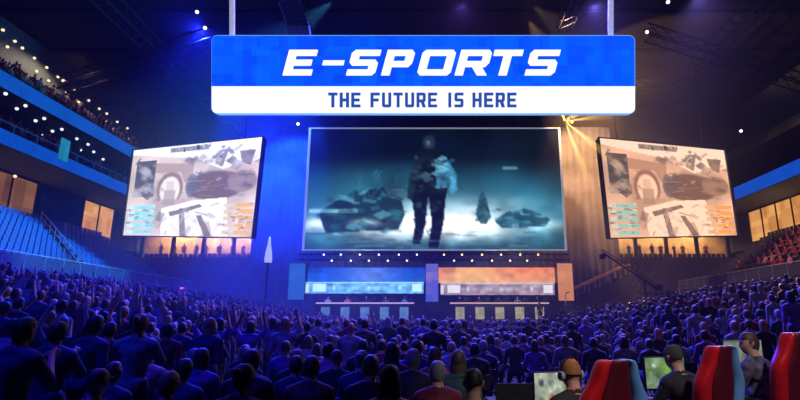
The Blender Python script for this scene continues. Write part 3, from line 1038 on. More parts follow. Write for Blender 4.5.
def skel(pose):
    sit = pose in ('sit', 'sit_lean', 'gamer', 'chat')
    pz = 0.55 if sit else 0.95
    lean = {'sit': -0.06, 'sit_lean': 0.16, 'gamer': 0.14, 'chat': 0.02}.get(pose, 0.0)
    J = {}
    pel = Vector((0, 0, pz))

    def up(h):
        return pel + Vector((0, math.sin(lean) * h, math.cos(lean) * h))
    J['pel'] = pel
    J['waist'] = up(.17)
    J['chest'] = up(.36)
    J['nb'] = up(.50)
    J['neck'] = up(.565) + Vector((0, .01, 0))
    J['hd'] = up(.635) + Vector((0, .03, .01))
    S = []      # (a, b, ra, rb, region)
    S += [('pel', 'waist', .135, .125, 'torso'), ('waist', 'chest', .125, .14, 'torso'), ('chest', 'nb', .14, .085, 'torso'), ('nb', 'neck', .09, .062, 'neck'), ('neck', 'hd', .062, .064, 'head')]
    sh = J['nb']
    for s, k in ((-1, 'l'), (1, 'r')):
        J['sh' + k] = sh + Vector((s * .185, 0, -.055))
        if pose in ('sit', 'sit_lean'):
            e, w = Vector((s * .255, .06, -.33)), Vector((s * .13, .27, -.40))
        elif pose == 'gamer':
            e, w = Vector((s * .26, .12, -.30)), Vector((s * .17, .38, -.30))
        elif pose == 'chat':
            e, w = (Vector((s * .26, .10, -.32)), Vector((s * .10, .33, -.34))) if s < 0 else (Vector((s * .27, .10, -.30)), Vector((s * .16, .36, -.24)))
        elif pose == 'arms_up':
            e, w = Vector((s * .33, .06, .14)), Vector((s * .25, .12, .40))
        elif pose == 'one_arm':
            e, w = (Vector((s * .28, .10, .10)), Vector((s * .20, .16, .37))) if s > 0 else (Vector((s * .25, -.02, -.33)), Vector((s * .25, .08, -.58)))
        elif pose == 'clap':
            e, w = Vector((s * .26, .12, -.24)), Vector((s * .05, .32, -.06))
        else:
            e, w = Vector((s * .25, -.03, -.34)), Vector((s * .25, .05, -.60))
        J['el' + k], J['wr' + k] = sh + e, sh + w
        S += [('nb', 'sh' + k, .075, .068, 'arm'), ('sh' + k, 'el' + k, .06, .044, 'arm'), ('el' + k, 'wr' + k, .044, .028, 'fore')]
        d = (J['wr' + k] - J['el' + k]).normalized()
        J['pa' + k] = J['wr' + k] + d * .06
        S.append(('wr' + k, 'pa' + k, .028, .034, 'hand'))
        side = d.cross(Vector((0, 1, 0.15)) if abs(d.y) < .8 else Vector((0, 0, 1))).normalized()
        nrm = side.cross(d).normalized()
        if nrm.y < 0 and abs(d.y) < .8:
            nrm = -nrm
        if abs(d.y) >= .8 and nrm.z > 0:
            nrm = -nrm
        curl = .25 if pose in ('arms_up', 'one_arm', 'clap') else .55
        for q, (off, ln) in enumerate(((-.026, .068), (-.009, .082), (.009, .076), (.025, .060))):
            b0 = J['pa' + k] + side * off * .8 + d * .012
            m0 = b0 + d * ln * .55 + side * off * .35 + nrm * ln * .12
            t0 = m0 + (d * math.cos(curl * 1.6) + nrm * math.sin(curl * 1.6)) * ln * .5
            J[f'fb{k}{q}'], J[f'fm{k}{q}'], J[f'ft{k}{q}'] = b0, m0, t0
            S += [(f'fb{k}{q}', f'fm{k}{q}', .0105, .0095, 'hand'), (f'fm{k}{q}', f'ft{k}{q}', .0095, .008, 'hand')]
        th = 1 if s < 0 else -1
        ts = side * (1 if side.x * -s > 0 else -1)
        b0 = J['wr' + k] + d * .03 + ts * .022
        m0 = b0 + ts * .03 + d * .028 + nrm * .01
        t0 = m0 + d * .03 + nrm * .012
        J['tb' + k], J['tm' + k], J['tt' + k] = b0, m0, t0
        S += [('tb' + k, 'tm' + k, .013, .0115, 'hand'), ('tm' + k, 'tt' + k, .0115, .009, 'hand')]
        J['hip' + k] = pel + Vector((s * .09, 0, -.03))
        if sit:
            J['kn' + k] = Vector((s * .13, .43, .50))
            J['an' + k] = Vector((s * .13, .40, .09))
            J['to' + k] = Vector((s * .15, .55, .04))
        else:
            J['kn' + k] = Vector((s * .11, .03, .50))
            J['an' + k] = Vector((s * .12, -.02, .09))
            J['to' + k] = Vector((s * .14, .14, .04))
        S += [('pel', 'hip' + k, .125, .09, 'leg'), ('hip' + k, 'kn' + k, .09, .06, 'leg'), ('kn' + k, 'an' + k, .06, .042, 'leg'), ('an' + k, 'to' + k, .045, .035, 'foot')]
    return J, S, lean


def capsule(b, a, c, ra, rb, n=10):
    """tapered capsule with round ends (closed)"""
    a, c = Vector(a), Vector(c)
    d = (c - a).normalized()
    u = d.orthogonal().normalized()
    w = d.cross(u)
    rings = []
    for k in (-90, -60, -30, 0):
        t = math.radians(k)
        rings.append((a + d * math.sin(t) * ra, max(1e-4, math.cos(t) * ra)))
    for k in (0, 30, 60, 90):
        t = math.radians(k)
        rings.append((c + d * math.sin(t) * rb, max(1e-4, math.cos(t) * rb)))
    vs = [p + (u * math.cos(2 * PI * i / n) + w * math.sin(2 * PI * i / n)) * r for p, r in rings for i in range(n)]
    fs = [(k * n + i, k * n + (i + 1) % n, (k + 1) * n + (i + 1) % n, (k + 1) * n + i) for k in range(len(rings) - 1) for i in range(n)]
    fs += [tuple(range(n - 1, -1, -1)), tuple((len(rings) - 1) * n + i for i in range(n))]
    b.add(vs, fs)


def head_pts(c, yaw=0.0, nu=24, nv=16):
    vs = []
    for j in range(nv + 1):
        t = PI * j / nv
        for i in range(nu):
            p = 2 * PI * i / nu
            rs = math.sin(t) ** (.72 if t < PI / 2 else .9) if 0 < j < nv else 0.0
            x, y, z = rs * math.cos(p), rs * math.sin(p), math.cos(t)
            X, Y, Z = x * .077, y * .096, z * .118
            if z < -.1:                                   # jaw narrows to the chin
                k = (-z - .1)
                X *= 1 - .28 * k
                if y > 0:
                    Y += .012 * k
                else:
                    Y *= 1 - .25 * k
            if y > 0.2:
                g = lambda a, b_, s: math.exp(-((X - a) / s) ** 2 - ((Z - b_) / s) ** 2)
                Y += .026 * math.exp(-(X / .012) ** 2 - ((Z + .018) / .020) ** 2)      # nose
                Y += .006 * math.exp(-(X / .022) ** 2 - ((Z + .062) / .012) ** 2)      # lips
                Y += .005 * math.exp(-(X / .05) ** 2 - ((Z - .030) / .010) ** 2)       # brow
                for s in (-1, 1):
                    Y -= .011 * g(s * .031, .010, .013)
            vs.append((X, Y, Z))
    R = Matrix.Rotation(yaw, 3, 'Z')
    vs = [R @ Vector(v) + c for v in vs]
    fs = [(j * nu + i, (j + 1) * nu + i, (j + 1) * nu + (i + 1) % nu, j * nu + (i + 1) % nu) for j in range(nv) for i in range(nu)]
    return vs, fs


def evaluated(o):
    dg = bpy.context.evaluated_depsgraph_get()
    dg.update()
    me = bpy.data.meshes.new_from_object(o.evaluated_get(dg))
    v = np.empty(len(me.vertices) * 3)
    me.vertices.foreach_get('co', v)
    v = v.reshape(-1, 3)
    f = [tuple(p.vertices) for p in me.polygons]
    n = np.empty(len(me.vertices) * 3)
    me.vertices.foreach_get('normal', n)
    bpy.data.meshes.remove(me)
    return v, f, n.reshape(-1, 3)


def hair_geo(style, hc, yaw=0.0):
    b = MB()
    R = Matrix.Rotation(yaw, 3, 'Z')
    nu, nv = 22, 14
    vs, idx = [], {}
    fs = []
    grow = 1.14
    for j in range(nv + 1):
        t = PI * j / nv
        for i in range(nu):
            p = 2 * PI * i / nu
            rs = math.sin(t) ** (.72 if t < PI / 2 else .9) if 0 < j < nv else 0.0
            x, y, z = rs * math.cos(p), rs * math.sin(p), math.cos(t)
            w = 1 + .025 * math.sin(7 * p + 3 * t) * math.sin(t)
            vs.append(Vector((x * .077 * grow * w, y * .096 * grow * w - .004, z * .118 * 1.08 + .004)))
    for j in range(nv):
        for i in range(nu):
            q = (j * nu + i, (j + 1) * nu + i, (j + 1) * nu + (i + 1) % nu, j * nu + (i + 1) % nu)
            c = sum((vs[k] for k in q), Vector()) / 4
            if style == 'cap':
                keep = c.z > .030 - .25 * max(0, -c.y)
            else:
                keep = c.z > .062 or (c.y < .035 and c.z > -.01) or (c.y < -.015 and c.z > -.075)
            if keep:
                fs.append(q)
    used = sorted({k for f in fs for k in f})
    mp = {k: n for n, k in enumerate(used)}
    b.add([R @ vs[k] + hc for k in used], [tuple(mp[k] for k in f) for f in fs])
    if style == 'long':
        prof = [(.088, .03), (.098, -.04), (.105, -.12), (.10, -.2), (.07, -.27)]
        n = 13
        lv = []
        for r, z in prof:
            for i in range(n):
                p = PI + PI * i / (n - 1)
                yy = math.sin(p) * (r + .008) if z > -.1 else math.sin(p) * r * .75 - .035
                lv.append(R @ Vector((math.cos(p) * r, yy, z)) + hc)
        b.add(lv, [(k * n + i, k * n + i + 1, (k + 1) * n + i + 1, (k + 1) * n + i) for k in range(len(prof) - 1) for i in range(n - 1)])
    if style == 'bun':
        capsule(b, R @ Vector((0, -.11, .06)) + hc, R @ Vector((0, -.135, .07)) + hc, .042, .035, 8)
    if style == 'cap':
        bv = [R @ Vector((math.sin(a) * r, .05 + math.cos(a) * r, .045 - .01 * (r > .06) + dz)) + hc for dz in (0, .008) for r in (.06, .115) for a in [(-70 + 140 * i / 8) * PI / 180 for i in range(9)]]
        k = 9
        ff = [(i, i + 1, k + i + 1, k + i) for i in range(8)] + [(2 * k + i, 3 * k + i, 3 * k + i + 1, 2 * k + i + 1) for i in range(8)] + [(k + i, k + i + 1, 3 * k + i + 1, 3 * k + i) for i in range(8)]
        b.add(bv, ff)
    return b


def mk_mesh(name, v, f, mats, mi=None, smooth=True):
    me = bpy.data.meshes.new(name)
    me.from_pydata([tuple(x) for x in v], [], f)
    for m in mats:
        me.materials.append(m)
    if mi is not None:
        me.polygons.foreach_set('material_index', mi)
    if smooth:
        me.polygons.foreach_set('use_smooth', [True] * len(f))
    me.update()
    return me


POSE = {}


def submesh(v, f, n, keep, off):
    fs = [x for x, k in zip(f, keep) if k]
    used = sorted({i for x in fs for i in x})
    mp = {k: i for i, k in enumerate(used)}
    vv = v[used] + n[used] * off
    return vv, [tuple(mp[i] for i in x) for x in fs]


def regions(v, f, J, S, hc):
    cen = np.array([v[list(x)].mean(0) for x in f])
    best = np.full(len(f), 1e9)
    reg = np.zeros(len(f), int)
    names = ['torso', 'neck', 'head', 'arm', 'fore', 'hand', 'leg', 'foot']
    par = np.zeros(len(f))
    for a, b_, ra, rb, r in S:
        A, B = np.array(J[a]), np.array(J[b_])
        ab = B - A
        t = np.clip(((cen - A) @ ab) / (ab @ ab), 0, 1)
        d = np.linalg.norm(cen - (A + t[:, None] * ab), axis=1) - (ra + (rb - ra) * t)
        k = d < best
        best[k] = d[k]
        reg[k] = names.index(r)
        par[k] = t[k]
    h = np.linalg.norm((cen - np.array(hc)) / np.array((.077, .096, .118)), axis=1) < 1.25
    reg[h] = 2
    return reg, par, cen


def make_pose(pose, tris_near=4200, tris_far=520, hyaw=0.0, voxel=.0085):
    J, S, lean = skel(pose)
    hc = J['hd'] + Vector((0, .015, .045))
    out = {'hc': hc}
    for lod in ('near', 'far'):
        b = MB()
        for a, c, ra, rb, r in S:
            if lod == 'far' and (a[0] in 'ft' and a[1] in 'bm'):
                continue
            capsule(b, J[a], J[c], ra, rb)
        # shoulders and chest breadth, seat
        capsule(b, J['chest'] + Vector((-.07, 0, .03)), J['chest'] + Vector((.07, 0, .03)), .115, .115)
        capsule(b, J['waist'] + Vector((-.04, 0, 0)), J['waist'] + Vector((.04, 0, 0)), .11, .11)
        capsule(b, J['pel'] + Vector((-.06, -.02, 0)), J['pel'] + Vector((.06, -.02, 0)), .125, .125)
        for k in 'lr':
            s = -1 if k == 'l' else 1
            capsule(b, J['nb'] + Vector((s * .05, 0, .0)), J['sh' + k], .062, .066)
        hv, hf = head_pts(hc, hyaw)
        b.add(hv, hf)
        R = Matrix.Rotation(hyaw, 3, 'Z')
        for s in (-1, 1):
            capsule(b, R @ Vector((s * .079, -.004, -.018)) + hc, R @ Vector((s * .083, -.010, .016)) + hc, .014, .017, 8)
        o = b.build('tmp', SKIN[0])
        m = o.modifiers.new('r', 'REMESH')
        m.mode = 'VOXEL'
        m.voxel_size = voxel if lod == 'near' else .02
        sm = o.modifiers.new('s', 'SMOOTH')
        sm.factor, sm.iterations = .5, (3 if lod == 'near' else 2)
        v, f, n = evaluated(o)
        dc = o.modifiers.new('d', 'DECIMATE')
        nt = sum(len(x) - 2 for x in f)
        dc.ratio = min(1, (tris_near if lod == 'near' else tris_far) / nt)
        v, f, n = evaluated(o)
        me = o.data
        bpy.data.objects.remove(o)
        bpy.data.meshes.remove(me)
        reg, par, cen = regions(v, f, J, S, hc)
        neck_cut = J['neck'].z - .01
        shirt = (reg == 0) | (reg == 3) | ((reg == 4) & (par < .1)) | ((reg == 1) & (cen[:, 2] < neck_cut - .02))
        sit = J['pel'].z < .7
        trs = (reg == 6) | ((reg == 0) & (cen[:, 2] < J['pel'].z - .0))
        shirt &= ~((reg == 0) & (cen[:, 2] < J['pel'].z - .05))
        shoe = reg == 7
        if lod == 'near':
            out['body'] = mk_mesh('body_' + pose, v, f, [SKIN[0]])
            vv, ff = submesh(v, f, n, shirt, .013)
            out['shirt'] = mk_mesh('shirt_' + pose, vv, ff, [M_SH['black']])
            vv, ff = submesh(v, f, n, trs, .010)
            out['trousers'] = mk_mesh('trousers_' + pose, vv, ff, [M_TR[0]])
            vv, ff = submesh(v, f, n, shoe, .012)
            out['shoes'] = mk_mesh('shoes_' + pose, vv, ff, [M_black])
            for st_ in ('short', 'long', 'bun', 'cap'):
                hb = hair_geo(st_, hc, hyaw)
                out[st_] = mk_mesh('hair_%s_%s' % (st_, pose), hb.v, hb.f, [M_HR['black']])
        else:
            mi = np.zeros(len(f), int)
            mi[trs] = 2
            mi[shirt] = 1
            mi[shoe] = 4
            for st_ in ('short', 'long'):
                hb = hair_geo(st_, hc, hyaw)
                o_ = len(v)
                V = np.concatenate([v, np.array(hb.v)])
                Fs = f + [tuple(i + o_ for i in x) for x in hb.f]
                M = mi.tolist() + [3] * len(hb.f)
                out['far_' + st_] = mk_mesh('spectator_%s_%s' % (st_, pose), V, Fs, [SKIN[0], M_SH['black'], M_TR[0], M_HR['black'], M_black], M)
                out['raw_' + st_] = (V, Fs, M)
    return out


for ps in ('sit', 'sit_lean', 'stand', 'arms_up', 'one_arm', 'clap'):
    POSE[ps] = make_pose(ps)
POSE['gamer'] = make_pose('gamer', 9000)
POSE['chat'] = make_pose('chat', 9000, hyaw=.9)


def omat(o, ms):
    for i, m in enumerate(ms):
        o.material_slots[i].link = 'OBJECT'
        o.material_slots[i].material = m


def mesh_obj(name, me, parent=None):
    o = bpy.data.objects.new(name, me)
    C.objects.link(o)
    if parent:
        o.parent = parent
    return o


def person(pose, loc, yaw, shirt, hair, hairc, skin, tr, near, scale=1.0, shirt_mat=None):
    P = POSE[pose]
    if near:
        r = mesh_obj('person', P['body'])
        omat(r, [SKIN[skin]])
        for nm, key, m in (('shirt', 'shirt', shirt_mat or M_SH[shirt]), ('trousers', 'trousers', M_TR[tr]), ('shoes', 'shoes', M_black)):
            o = mesh_obj(nm, P[key], r)
            omat(o, [m])
        if hair != 'bald':
            o = mesh_obj('cap' if hair == 'cap' else 'hair', P[hair], r)
            omat(o, [hairc if not isinstance(hairc, str) else M_HR[hairc]])

    else:
        r = mesh_obj('person', P['far_long' if hair in ('long', 'bun') else 'far_short'])
        omat(r, [SKIN[skin], shirt_mat or M_SH[shirt], M_TR[tr], M_HR[hairc], M_black])
    r.location = loc
    r.rotation_euler = (0, 0, yaw)
    r.scale = (scale,) * 3
    return r


# folding chairs under the seated nearest spectators
b = MB()
b.box((0, 0, .43), (.42, .40, .03))
fc_seat = b.build('seat', M_black, bevel=.008)
fc_seat.location = (0, 0, 0)
fc = empty('folding_chair', (0, 0, 0))
fc_seat.parent = fc
MB().box((0, -.20, .72), (.42, .03, .24)).build('backrest', M_black, fc, bevel=.008)
for s in (-1, 1):
    MB().tube((s * .2, -.2, .84), (s * .2, .2, 0), .012, n=6).build('leg', M_steel, fc)
    MB().tube((s * .2, .16, .42), (s * .2, -.24, 0), .012, n=6).build('leg', M_steel, fc)

# ------------------------------------------------------------------ the crowd on the floor and risers
SPOT = []
k = 0
y = 4.7
while y < 40.5:
    x = -32
    while x < 32:
        xx = x + random.uniform(-.06, .06) + (k % 2) * .33
        yy = y + random.uniform(-.07, .07)
        x += 0.66
        if abs(xx) > 23.2 or random.random() < .10:
            continue
        if yy < 8.8 and xx > 0.35 - .0 * yy:
            continue
        if yy < 11.5 and xx > 1.1:
            continue
        d = yy * ct + (-.5) * st
        px = CX0 + F * xx / d
        if not -16 < px < 816:
            continue
        # keep clear of riser edges
        SPOT.append([d, px, xx, yy, k])
    k += 1
    y += 0.95
SPOT.sort()
NIND = 236
NNEAR = 96
rowcount = {}
heroes = []
stuffV, stuffF, stuffM = [], [], []
voff = 0
sh_names = ['maroon', 'black', 'grey', 'navy', 'purple', 'dark green', 'black', 'maroon', 'navy', 'pink']
FAR_SH = ['black', 'navy', 'grey', 'purple', 'maroon', 'dark green', 'black', 'navy', 'grey', 'black']
chair_first = True
rows = {}
for n_, (d, px, x, y, k) in enumerate(SPOT):
    left = x < -3.5
    rr = random.random()
    if y < 9.5 and not left:
        pose = 'sit' if rr < .62 else 'sit_lean'
    elif left:
        pose = 'stand' if rr < .38 else 'arms_up' if rr < .58 else 'one_arm' if rr < .74 else 'clap' if rr < .88 else 'sit'
        if y < 6.5:
            pose = 'sit' if rr < .6 else 'clap'
    else:
        pose = 'sit' if rr < (.62 if y < 15 else .40) else 'sit_lean' if rr < (.85 if y < 15 else .55) else 'stand' if rr < .86 else 'clap' if rr < .93 else 'one_arm'
        if x > 1.1 and y < 18 and rr > .25:
            pose = 'sit' if rr < .6 else 'sit_lean' if (rr < .85 or x < 5.6) else 'stand'
        if x > 3.5 and rr > .93 and y > 14:
            pose = 'stand'
    hs = random.choice(['short', 'short', 'short', 'long', 'bun' if d < 10 else 'long', 'cap' if d < 10 else 'short'])
    if d < 12 and random.random() < .05:
        hs = 'bald'
    shn = random.choice(sh_names if d < 9 else FAR_SH)
    hcl = random.choice(['black', 'black', 'brown', 'brown', 'fair', 'grey'])
    skn = random.choice([0, 0, 1, 1, 2])
    trn = random.choice([0, 0, 1])
    scl = random.uniform(.94, 1.05)
    z = zriser(x) if 8.1 < y else 0.0
    # stand wholly on one step
    if abs(x) > 5.6 and y > 8.1:
        st_i = (abs(x) - 5.6) / .8
        fr = st_i - int(st_i)
        x = math.copysign(5.6 + (int(st_i) + min(max(fr, .34), .66)) * .8, x)
        z = zriser(x)
    elif 8.0 < y < 8.7 and abs(x) > 5.2:
        y = 8.75
        z = zriser(x) if abs(x) > 5.6 else 0
    yaw = random.uniform(-.18, .18) - math.atan2(x, 60) * -1 * .3
    if n_ < NIND:
        o = person(pose, (x, y, z), yaw, shn, hs, hcl, skn, trn, n_ < NNEAR, scl)
        rows.setdefault(k, []).append((px, o, pose, shn, hs, hcl, x, y, n_ < NNEAR))
        if n_ < NNEAR and pose in ('sit', 'sit_lean'):
            c_ = fc if chair_first else copy_tree(fc)
            chair_first = False
            c_.location = (x + math.sin(yaw) * .03, y - .03, z)
            c_.rotation_euler = (0, 0, yaw)
            tag(c_, 'dark folding chair under a seated spectator in the front of the crowd', 'chair', 'folding chairs in the crowd')
    else:
        V, Fs, M = POSE[pose]['raw_long' if hs in ('long', 'bun') else 'raw_short']
        cy, sy = math.cos(yaw), math.sin(yaw)
        W = V * scl
        W = np.stack([W[:, 0] * cy - W[:, 1] * sy + x, W[:, 0] * sy + W[:, 1] * cy + y, W[:, 2] + z], 1)
        stuffV.append(W)
        stuffF += [tuple(i + voff for i in f) for f in Fs]
        ms = {0: skn, 1: 3 + FAR_SH.index(shn) % 7 if shn in FAR_SH else 3, 2: 10, 3: 11 + ['black', 'brown', 'fair', 'grey'].index(hcl), 4: 10}
        stuffM += [ms[i] for i in M]
        voff += len(V)
FAR7 = ['black', 'navy', 'grey', 'purple', 'maroon', 'dark green', 'black']
me = mk_mesh('crowd', np.concatenate(stuffV), stuffF, SKIN + [M_SH[n] for n in FAR7] + [M_TR[0]] + [M_HR[n] for n in ('black', 'brown', 'fair', 'grey')], stuffM)
cr = mesh_obj('crowd', me)
tag(cr, 'dense far crowd of spectators packed in front of the glowing stage', 'crowd', kind='stuff')

posew = {'sit': 'seated', 'sit_lean': 'seated leaning', 'stand': 'standing', 'arms_up': 'arms-raised', 'one_arm': 'one-arm-raised', 'clap': 'clapping'}
hairw = {'short': 'short {} hair', 'long': 'long {} hair', 'bun': '{} hair bun', 'bald': 'bald head', 'cap': '{} cap'}
seen = set()
for k in sorted(rows):
    L = sorted(rows[k], key=lambda r: r[0])
    for i, (px, o, pose, shn, hs, hcl, x, y, near) in enumerate(L):
        if near and k < 5:
            lab = '%s spectator, %s top, %s, %s from left in %s crowd row' % (posew[pose], shn, hairw[hs].format(hcl), ORD[min(i, 25)], ['front', 'second', 'third', 'fourth', 'fifth'][k])
            lab = lab.replace(',,', ',')
            tag(o, lab, 'person', 'spectators in the floor crowd')
        else:
            side = 'left' if px < 260 else ('middle' if px < 560 else 'right')
            st_ = {'sit': 'seated', 'sit_lean': 'seated', 'stand': 'standing', 'arms_up': 'arms-raised', 'one_arm': 'one-arm-raised', 'clap': 'clapping'}[pose]
            lab = '%s spectator in %s top within the %s middle rows of the dark crowd' % (st_, shn, {'left': 'left side', 'middle': 'centre', 'right': 'right side'}[side])
            tag(o, lab, 'person', '%s %s-top spectators in the %s of the crowd' % (st_, shn, side))

# ------------------------------------------------------------------ spectators in the stands
def seat_person(x, y, z, yaw, shirt, lab, grp, pose='sit', scale=1.0):
    o = person(pose, (x, y, z), yaw, shirt, random.choice(['short', 'long']), random.choice(['black', 'brown']), random.choice([0, 1]), 0, False, scale)
    return tag(o, lab, 'person', grp)


n_ = 0
for i in range(2, 9):
    for kk in range(14):
        yb = 34.0 + kk * .95 + (i % 2) * .4
        x = 24.25 + .85 * i + .45
        d = yb * ct + 6 * st
        px = CX0 + F * x / d
        if px < 734 or px > 806 or random.random() < .25:
            continue
        seat_person(x, yb, 4.26 + .53 * i, PI / 2, random.choice(['red', 'pink', 'maroon', 'red']), 'seated spectator in reddish top in the right stand below the blue ribbon', 'spectators in the right stand')
# rows of people in the dark left balconies: far and dim
bv, bf, bmi, vo = [], [], [], 0
for lev, (x0, z0, nr, dz) in enumerate(((-31.7, 14.6, 4, .5), (-31.2, 18.4, 6, .54))):
    for i in range(nr):
        for kk in range(46):
            if random.random() < .42:
                continue
            yy = 24 + kk * .64
            ps = 'sit' if random.random() < .8 else 'stand'
            V, Fs, M = POSE[ps]['raw_short']
            W = np.stack([V[:, 1] + x0 - .85 * i - .3, -V[:, 0] + yy, V[:, 2] + z0 + dz * (i + 1) - (0.02)], 1)
            bv.append(W)
            bf += [tuple(a + vo for a in f) for f in Fs]
            c_ = random.randrange(3)
            bmi += [{0: 0, 1: 1 + c_, 2: 4, 3: 5, 4: 4}[a] for a in M]
            vo += len(V)
me = mk_mesh('balcony_crowd', np.concatenate(bv), bf, [SKIN[1], M_SH['black'], M_SH['grey'], M_SH['maroon'], M_TR[0], M_HR['black']], bmi)
tag(mesh_obj('crowd', me), 'dim rows of spectators in the two dark left balconies', 'crowd', kind='stuff')

M_dot = emat('dot_warm', (255, 222, 170), 1.6)
M_dotc = emat('dot_cool', (220, 235, 255), 1.4)
DOTS_UP = [(8, 80), (40, 110), (60, 128), (92, 155), (98, 190), (125, 180), (130, 215), (155, 205), (168, 215), (130, 235), (175, 248), (200, 240), (210, 272), (237, 268), (195, 290), (205, 305), (265, 290),
           (285, 303), (313, 325), (285, 325), (300, 345), (340, 342), (345, 370), (20, 125), (40, 185), (100, 230), (250, 325), (265, 345)]
DOTS_LO = [(15, 250), (45, 290), (68, 282), (95, 322), (118, 316), (110, 360), (140, 350), (165, 345), (205, 370), (235, 385), (250, 405), (275, 425), (215, 400), (180, 385)]


def dot(px, py, lab, grp, m, plane):
    r = ray(px, py)
    t = (plane[1] - (CZ if plane[0] == 2 else 0)) / r[plane[0]]
    p = Vector((0, 0, CZ)) + r * t
    o = MB().lathe([(.03, -.12), (.10, -.08), (.13, 0), (.10, .08), (.03, .12)], 8).build('balcony_light', m, smooth=True, loc=p)
    tag(o, lab, 'light', grp)


for a, c_ in DOTS_UP:
    dot(a / 2.667, c_ / 2.667, 'tiny warm point of light above the rows over the upper left ribbon', 'points of light above the upper left ribbon', M_dot, (0, -37.98))
for a, c_ in DOTS_LO:
    dot(a / 2.667, c_ / 2.667, 'tiny point of light between the two left ribbon boards', 'points of light between the left ribbons', M_dotc, (2, 17.56))
for a, c_ in ((12, 120), (38, 112), (40, 150), (62, 142), (88, 138)):
    dot(a / 2.667, 120 + c_ / 2.667, 'small round lamp in the dim suite at the left edge', 'lamps in the left suite', M_dot, (0, -34.68))

# people standing on the far concourse below the side screens
for sx, wd in ((-1, 'left'), (1, 'right')):
    for kk in range(9):
        x = sx * (21.6 + kk * 1.35 + random.uniform(-.3, .3))
        seat_person(x, 61.75, 9.02, PI + random.uniform(-.5, .5), random.choice(['black', 'navy', 'maroon']), 'person standing on the warm-lit concourse below the %s side screen' % wd, 'people on the %s concourse' % wd, 'stand', 1.02)

# stage players on a low riser behind their desks
RZ = 2.47
struct(MB().box((-.3, 44.05, (1.5 + RZ) / 2), (21, 1.3, RZ - 1.5)).build('player_riser', M_stage))
for (xc, L, H), wd, shs in ((dl, 'left', ['white', 'pink', 'navy', 'grey', 'light blue']), (dr_, 'right', ['black', 'maroon', 'navy', 'grey', 'black'])):
    for kk in range(5):
        x = xc - L / 2 + L * (kk + .5) / 5
        o = person('gamer', (x, 44.42, RZ), PI, shs[kk], 'short', 'brown' if kk % 2 else 'black', 0, 0, False, 1.0)
        tag(o, 'player in %s top seated %s from left at the %s stage desk' % (shs[kk], ORD[kk], wd), 'person', 'players at the stage desks')
        mo = empty('stage_monitor', (x + .62, 43.75, 1.5 + H))
        MB().box((0, 0, .26), (.56, .04, .34)).build('screen_panel', M_black, mo)
        MB().tube((0, .02, 0), (0, .02, .15), .03).build('stand', M_black, mo)
        MB().lathe([(.12, 0), (.11, .02)], 10).build('base', M_black, mo)
        tag(mo, 'black monitor %s from left on the %s stage desk' % (ORD[kk], wd), 'monitor', 'monitors on the stage desks')
        ch = empty('stage_chair', (x, 44.42, RZ))
        MB().box((0, 0, .42), (.48, .46, .07)).build('seat', M_black, ch)
        MB().box((0, .28, .78), (.46, .07, .66)).build('backrest', M_black, ch)
        MB().tube((0, 0, .05), (0, 0, .4), .03).build('column', M_black, ch)
        MB().box((0, 0, .04), (.5, .07, .06)).box((0, 0, .04), (.07, .5, .06)).build('base', M_black, ch)
        tag(ch, 'dark chair of the %s player at the %s stage desk' % (ORD[kk], wd), 'chair', 'chairs at the stage desks')
p = aty(540, 312, 42.2)
o = person('stand', (p.x, 42.2, 1.5), PI * .1, 'black', 'short', 'black', 1, 0, False, 1.0)
tag(o, 'dark standing figure on the stage before the right desk end', 'person')
# white-clad figure and tall white glowing shape in the blue haze, left of the stage
p = aty(279, 316, 38)
o = person('stand', (p.x, 38, zriser(p.x)), 0.3, 'white', 'short', 'fair', 0, 0, False, 1.08, None)
o.location.z = zriser(p.x) + .35
struct(MB().box((p.x, 38, (zriser(p.x) + .35) / 2), (1.2, .7, zriser(p.x) + .35)).build('crowd_platform', M_black))
tag(o, 'person in white top standing on a platform left of the stage', 'person')
p = aty(268, 263, 45)
r = empty('tower_lamp', (p.x, 45, 0))
MB().lathe([(.35, 0), (.3, .1), (.12, .3), (.10, p.z - .1), (.32, p.z)], 12).build('pedestal', M_black, r)
MB().lathe([(.30, p.z), (.33, p.z + .3), (.27, p.z + .9), (.16, p.z + 1.5), (.10, p.z + 2.0), (.05, p.z + 2.3)], 14).build('lamp_shade', mat('white_shade', (236, 238, 246), .5, emit=(215, 225, 250), estr=.6), r, smooth=True)
tag(r, 'tall white tapering lamp standing in blue light left of the centre screen', 'lamp')
# red signal light at the end of the left railing
p = atd(182, 289, 46)
r = empty('signal_lamp', (p.x, p.y, p.z - .3))
MB().lathe([(.05, .18), (.17, .22), (.2, .3), (.17, .4), (.05, .45)], 10).build('bulb', emat('lamp_red', (255, 90, 130), 2.0), r, smooth=True)
MB().lathe([(.22, 0), (.22, .06), (.08, .1), (.08, .2)], 10).build('base', M_black, r)
MB().tube((0, 0, -p.z + .3), (0, 0, 0), .05).build('stem', M_black, r)
tag(r, 'small glowing pink-red lamp at the far end of the left railing', 'lamp')

# stairs right of the stage with two handrails
a, c_ = aty(563, 304, 45.0), aty(628, 274, 49.6)
b = MB()
n = 9
for i in range(n):
    q0, q1 = a.lerp(c_, i / n), a.lerp(c_, (i + 1) / n)
    zt = q1.z - .15
    b.box(((q0.x + q1.x) / 2, (q0.y + q1.y) / 2, zt / 2), (abs(q1.x - q0.x) + .02, 1.3, zt))
struct(b.build('stage_stairs', M_conc))
M_hr = mat('handrail_pale', (190, 160, 130), .35, .5)
railing('stair_railing', (a + Vector((.1, -.6, -.1)), c_ + Vector((0, -.6, -.1))), 0.95, 'pale front handrail of the stairs climbing right from the stage', (M_hr, M_hr), panel=False, post=1.4, r=.06)
railing('stair_railing', (a + Vector((.1, .6, -.1)), c_ + Vector((0, .6, -.1))), 1.05, 'pale rear handrail of the stairs climbing right from the stage', (M_hr, M_hr), panel=False, post=1.4, r=.06)
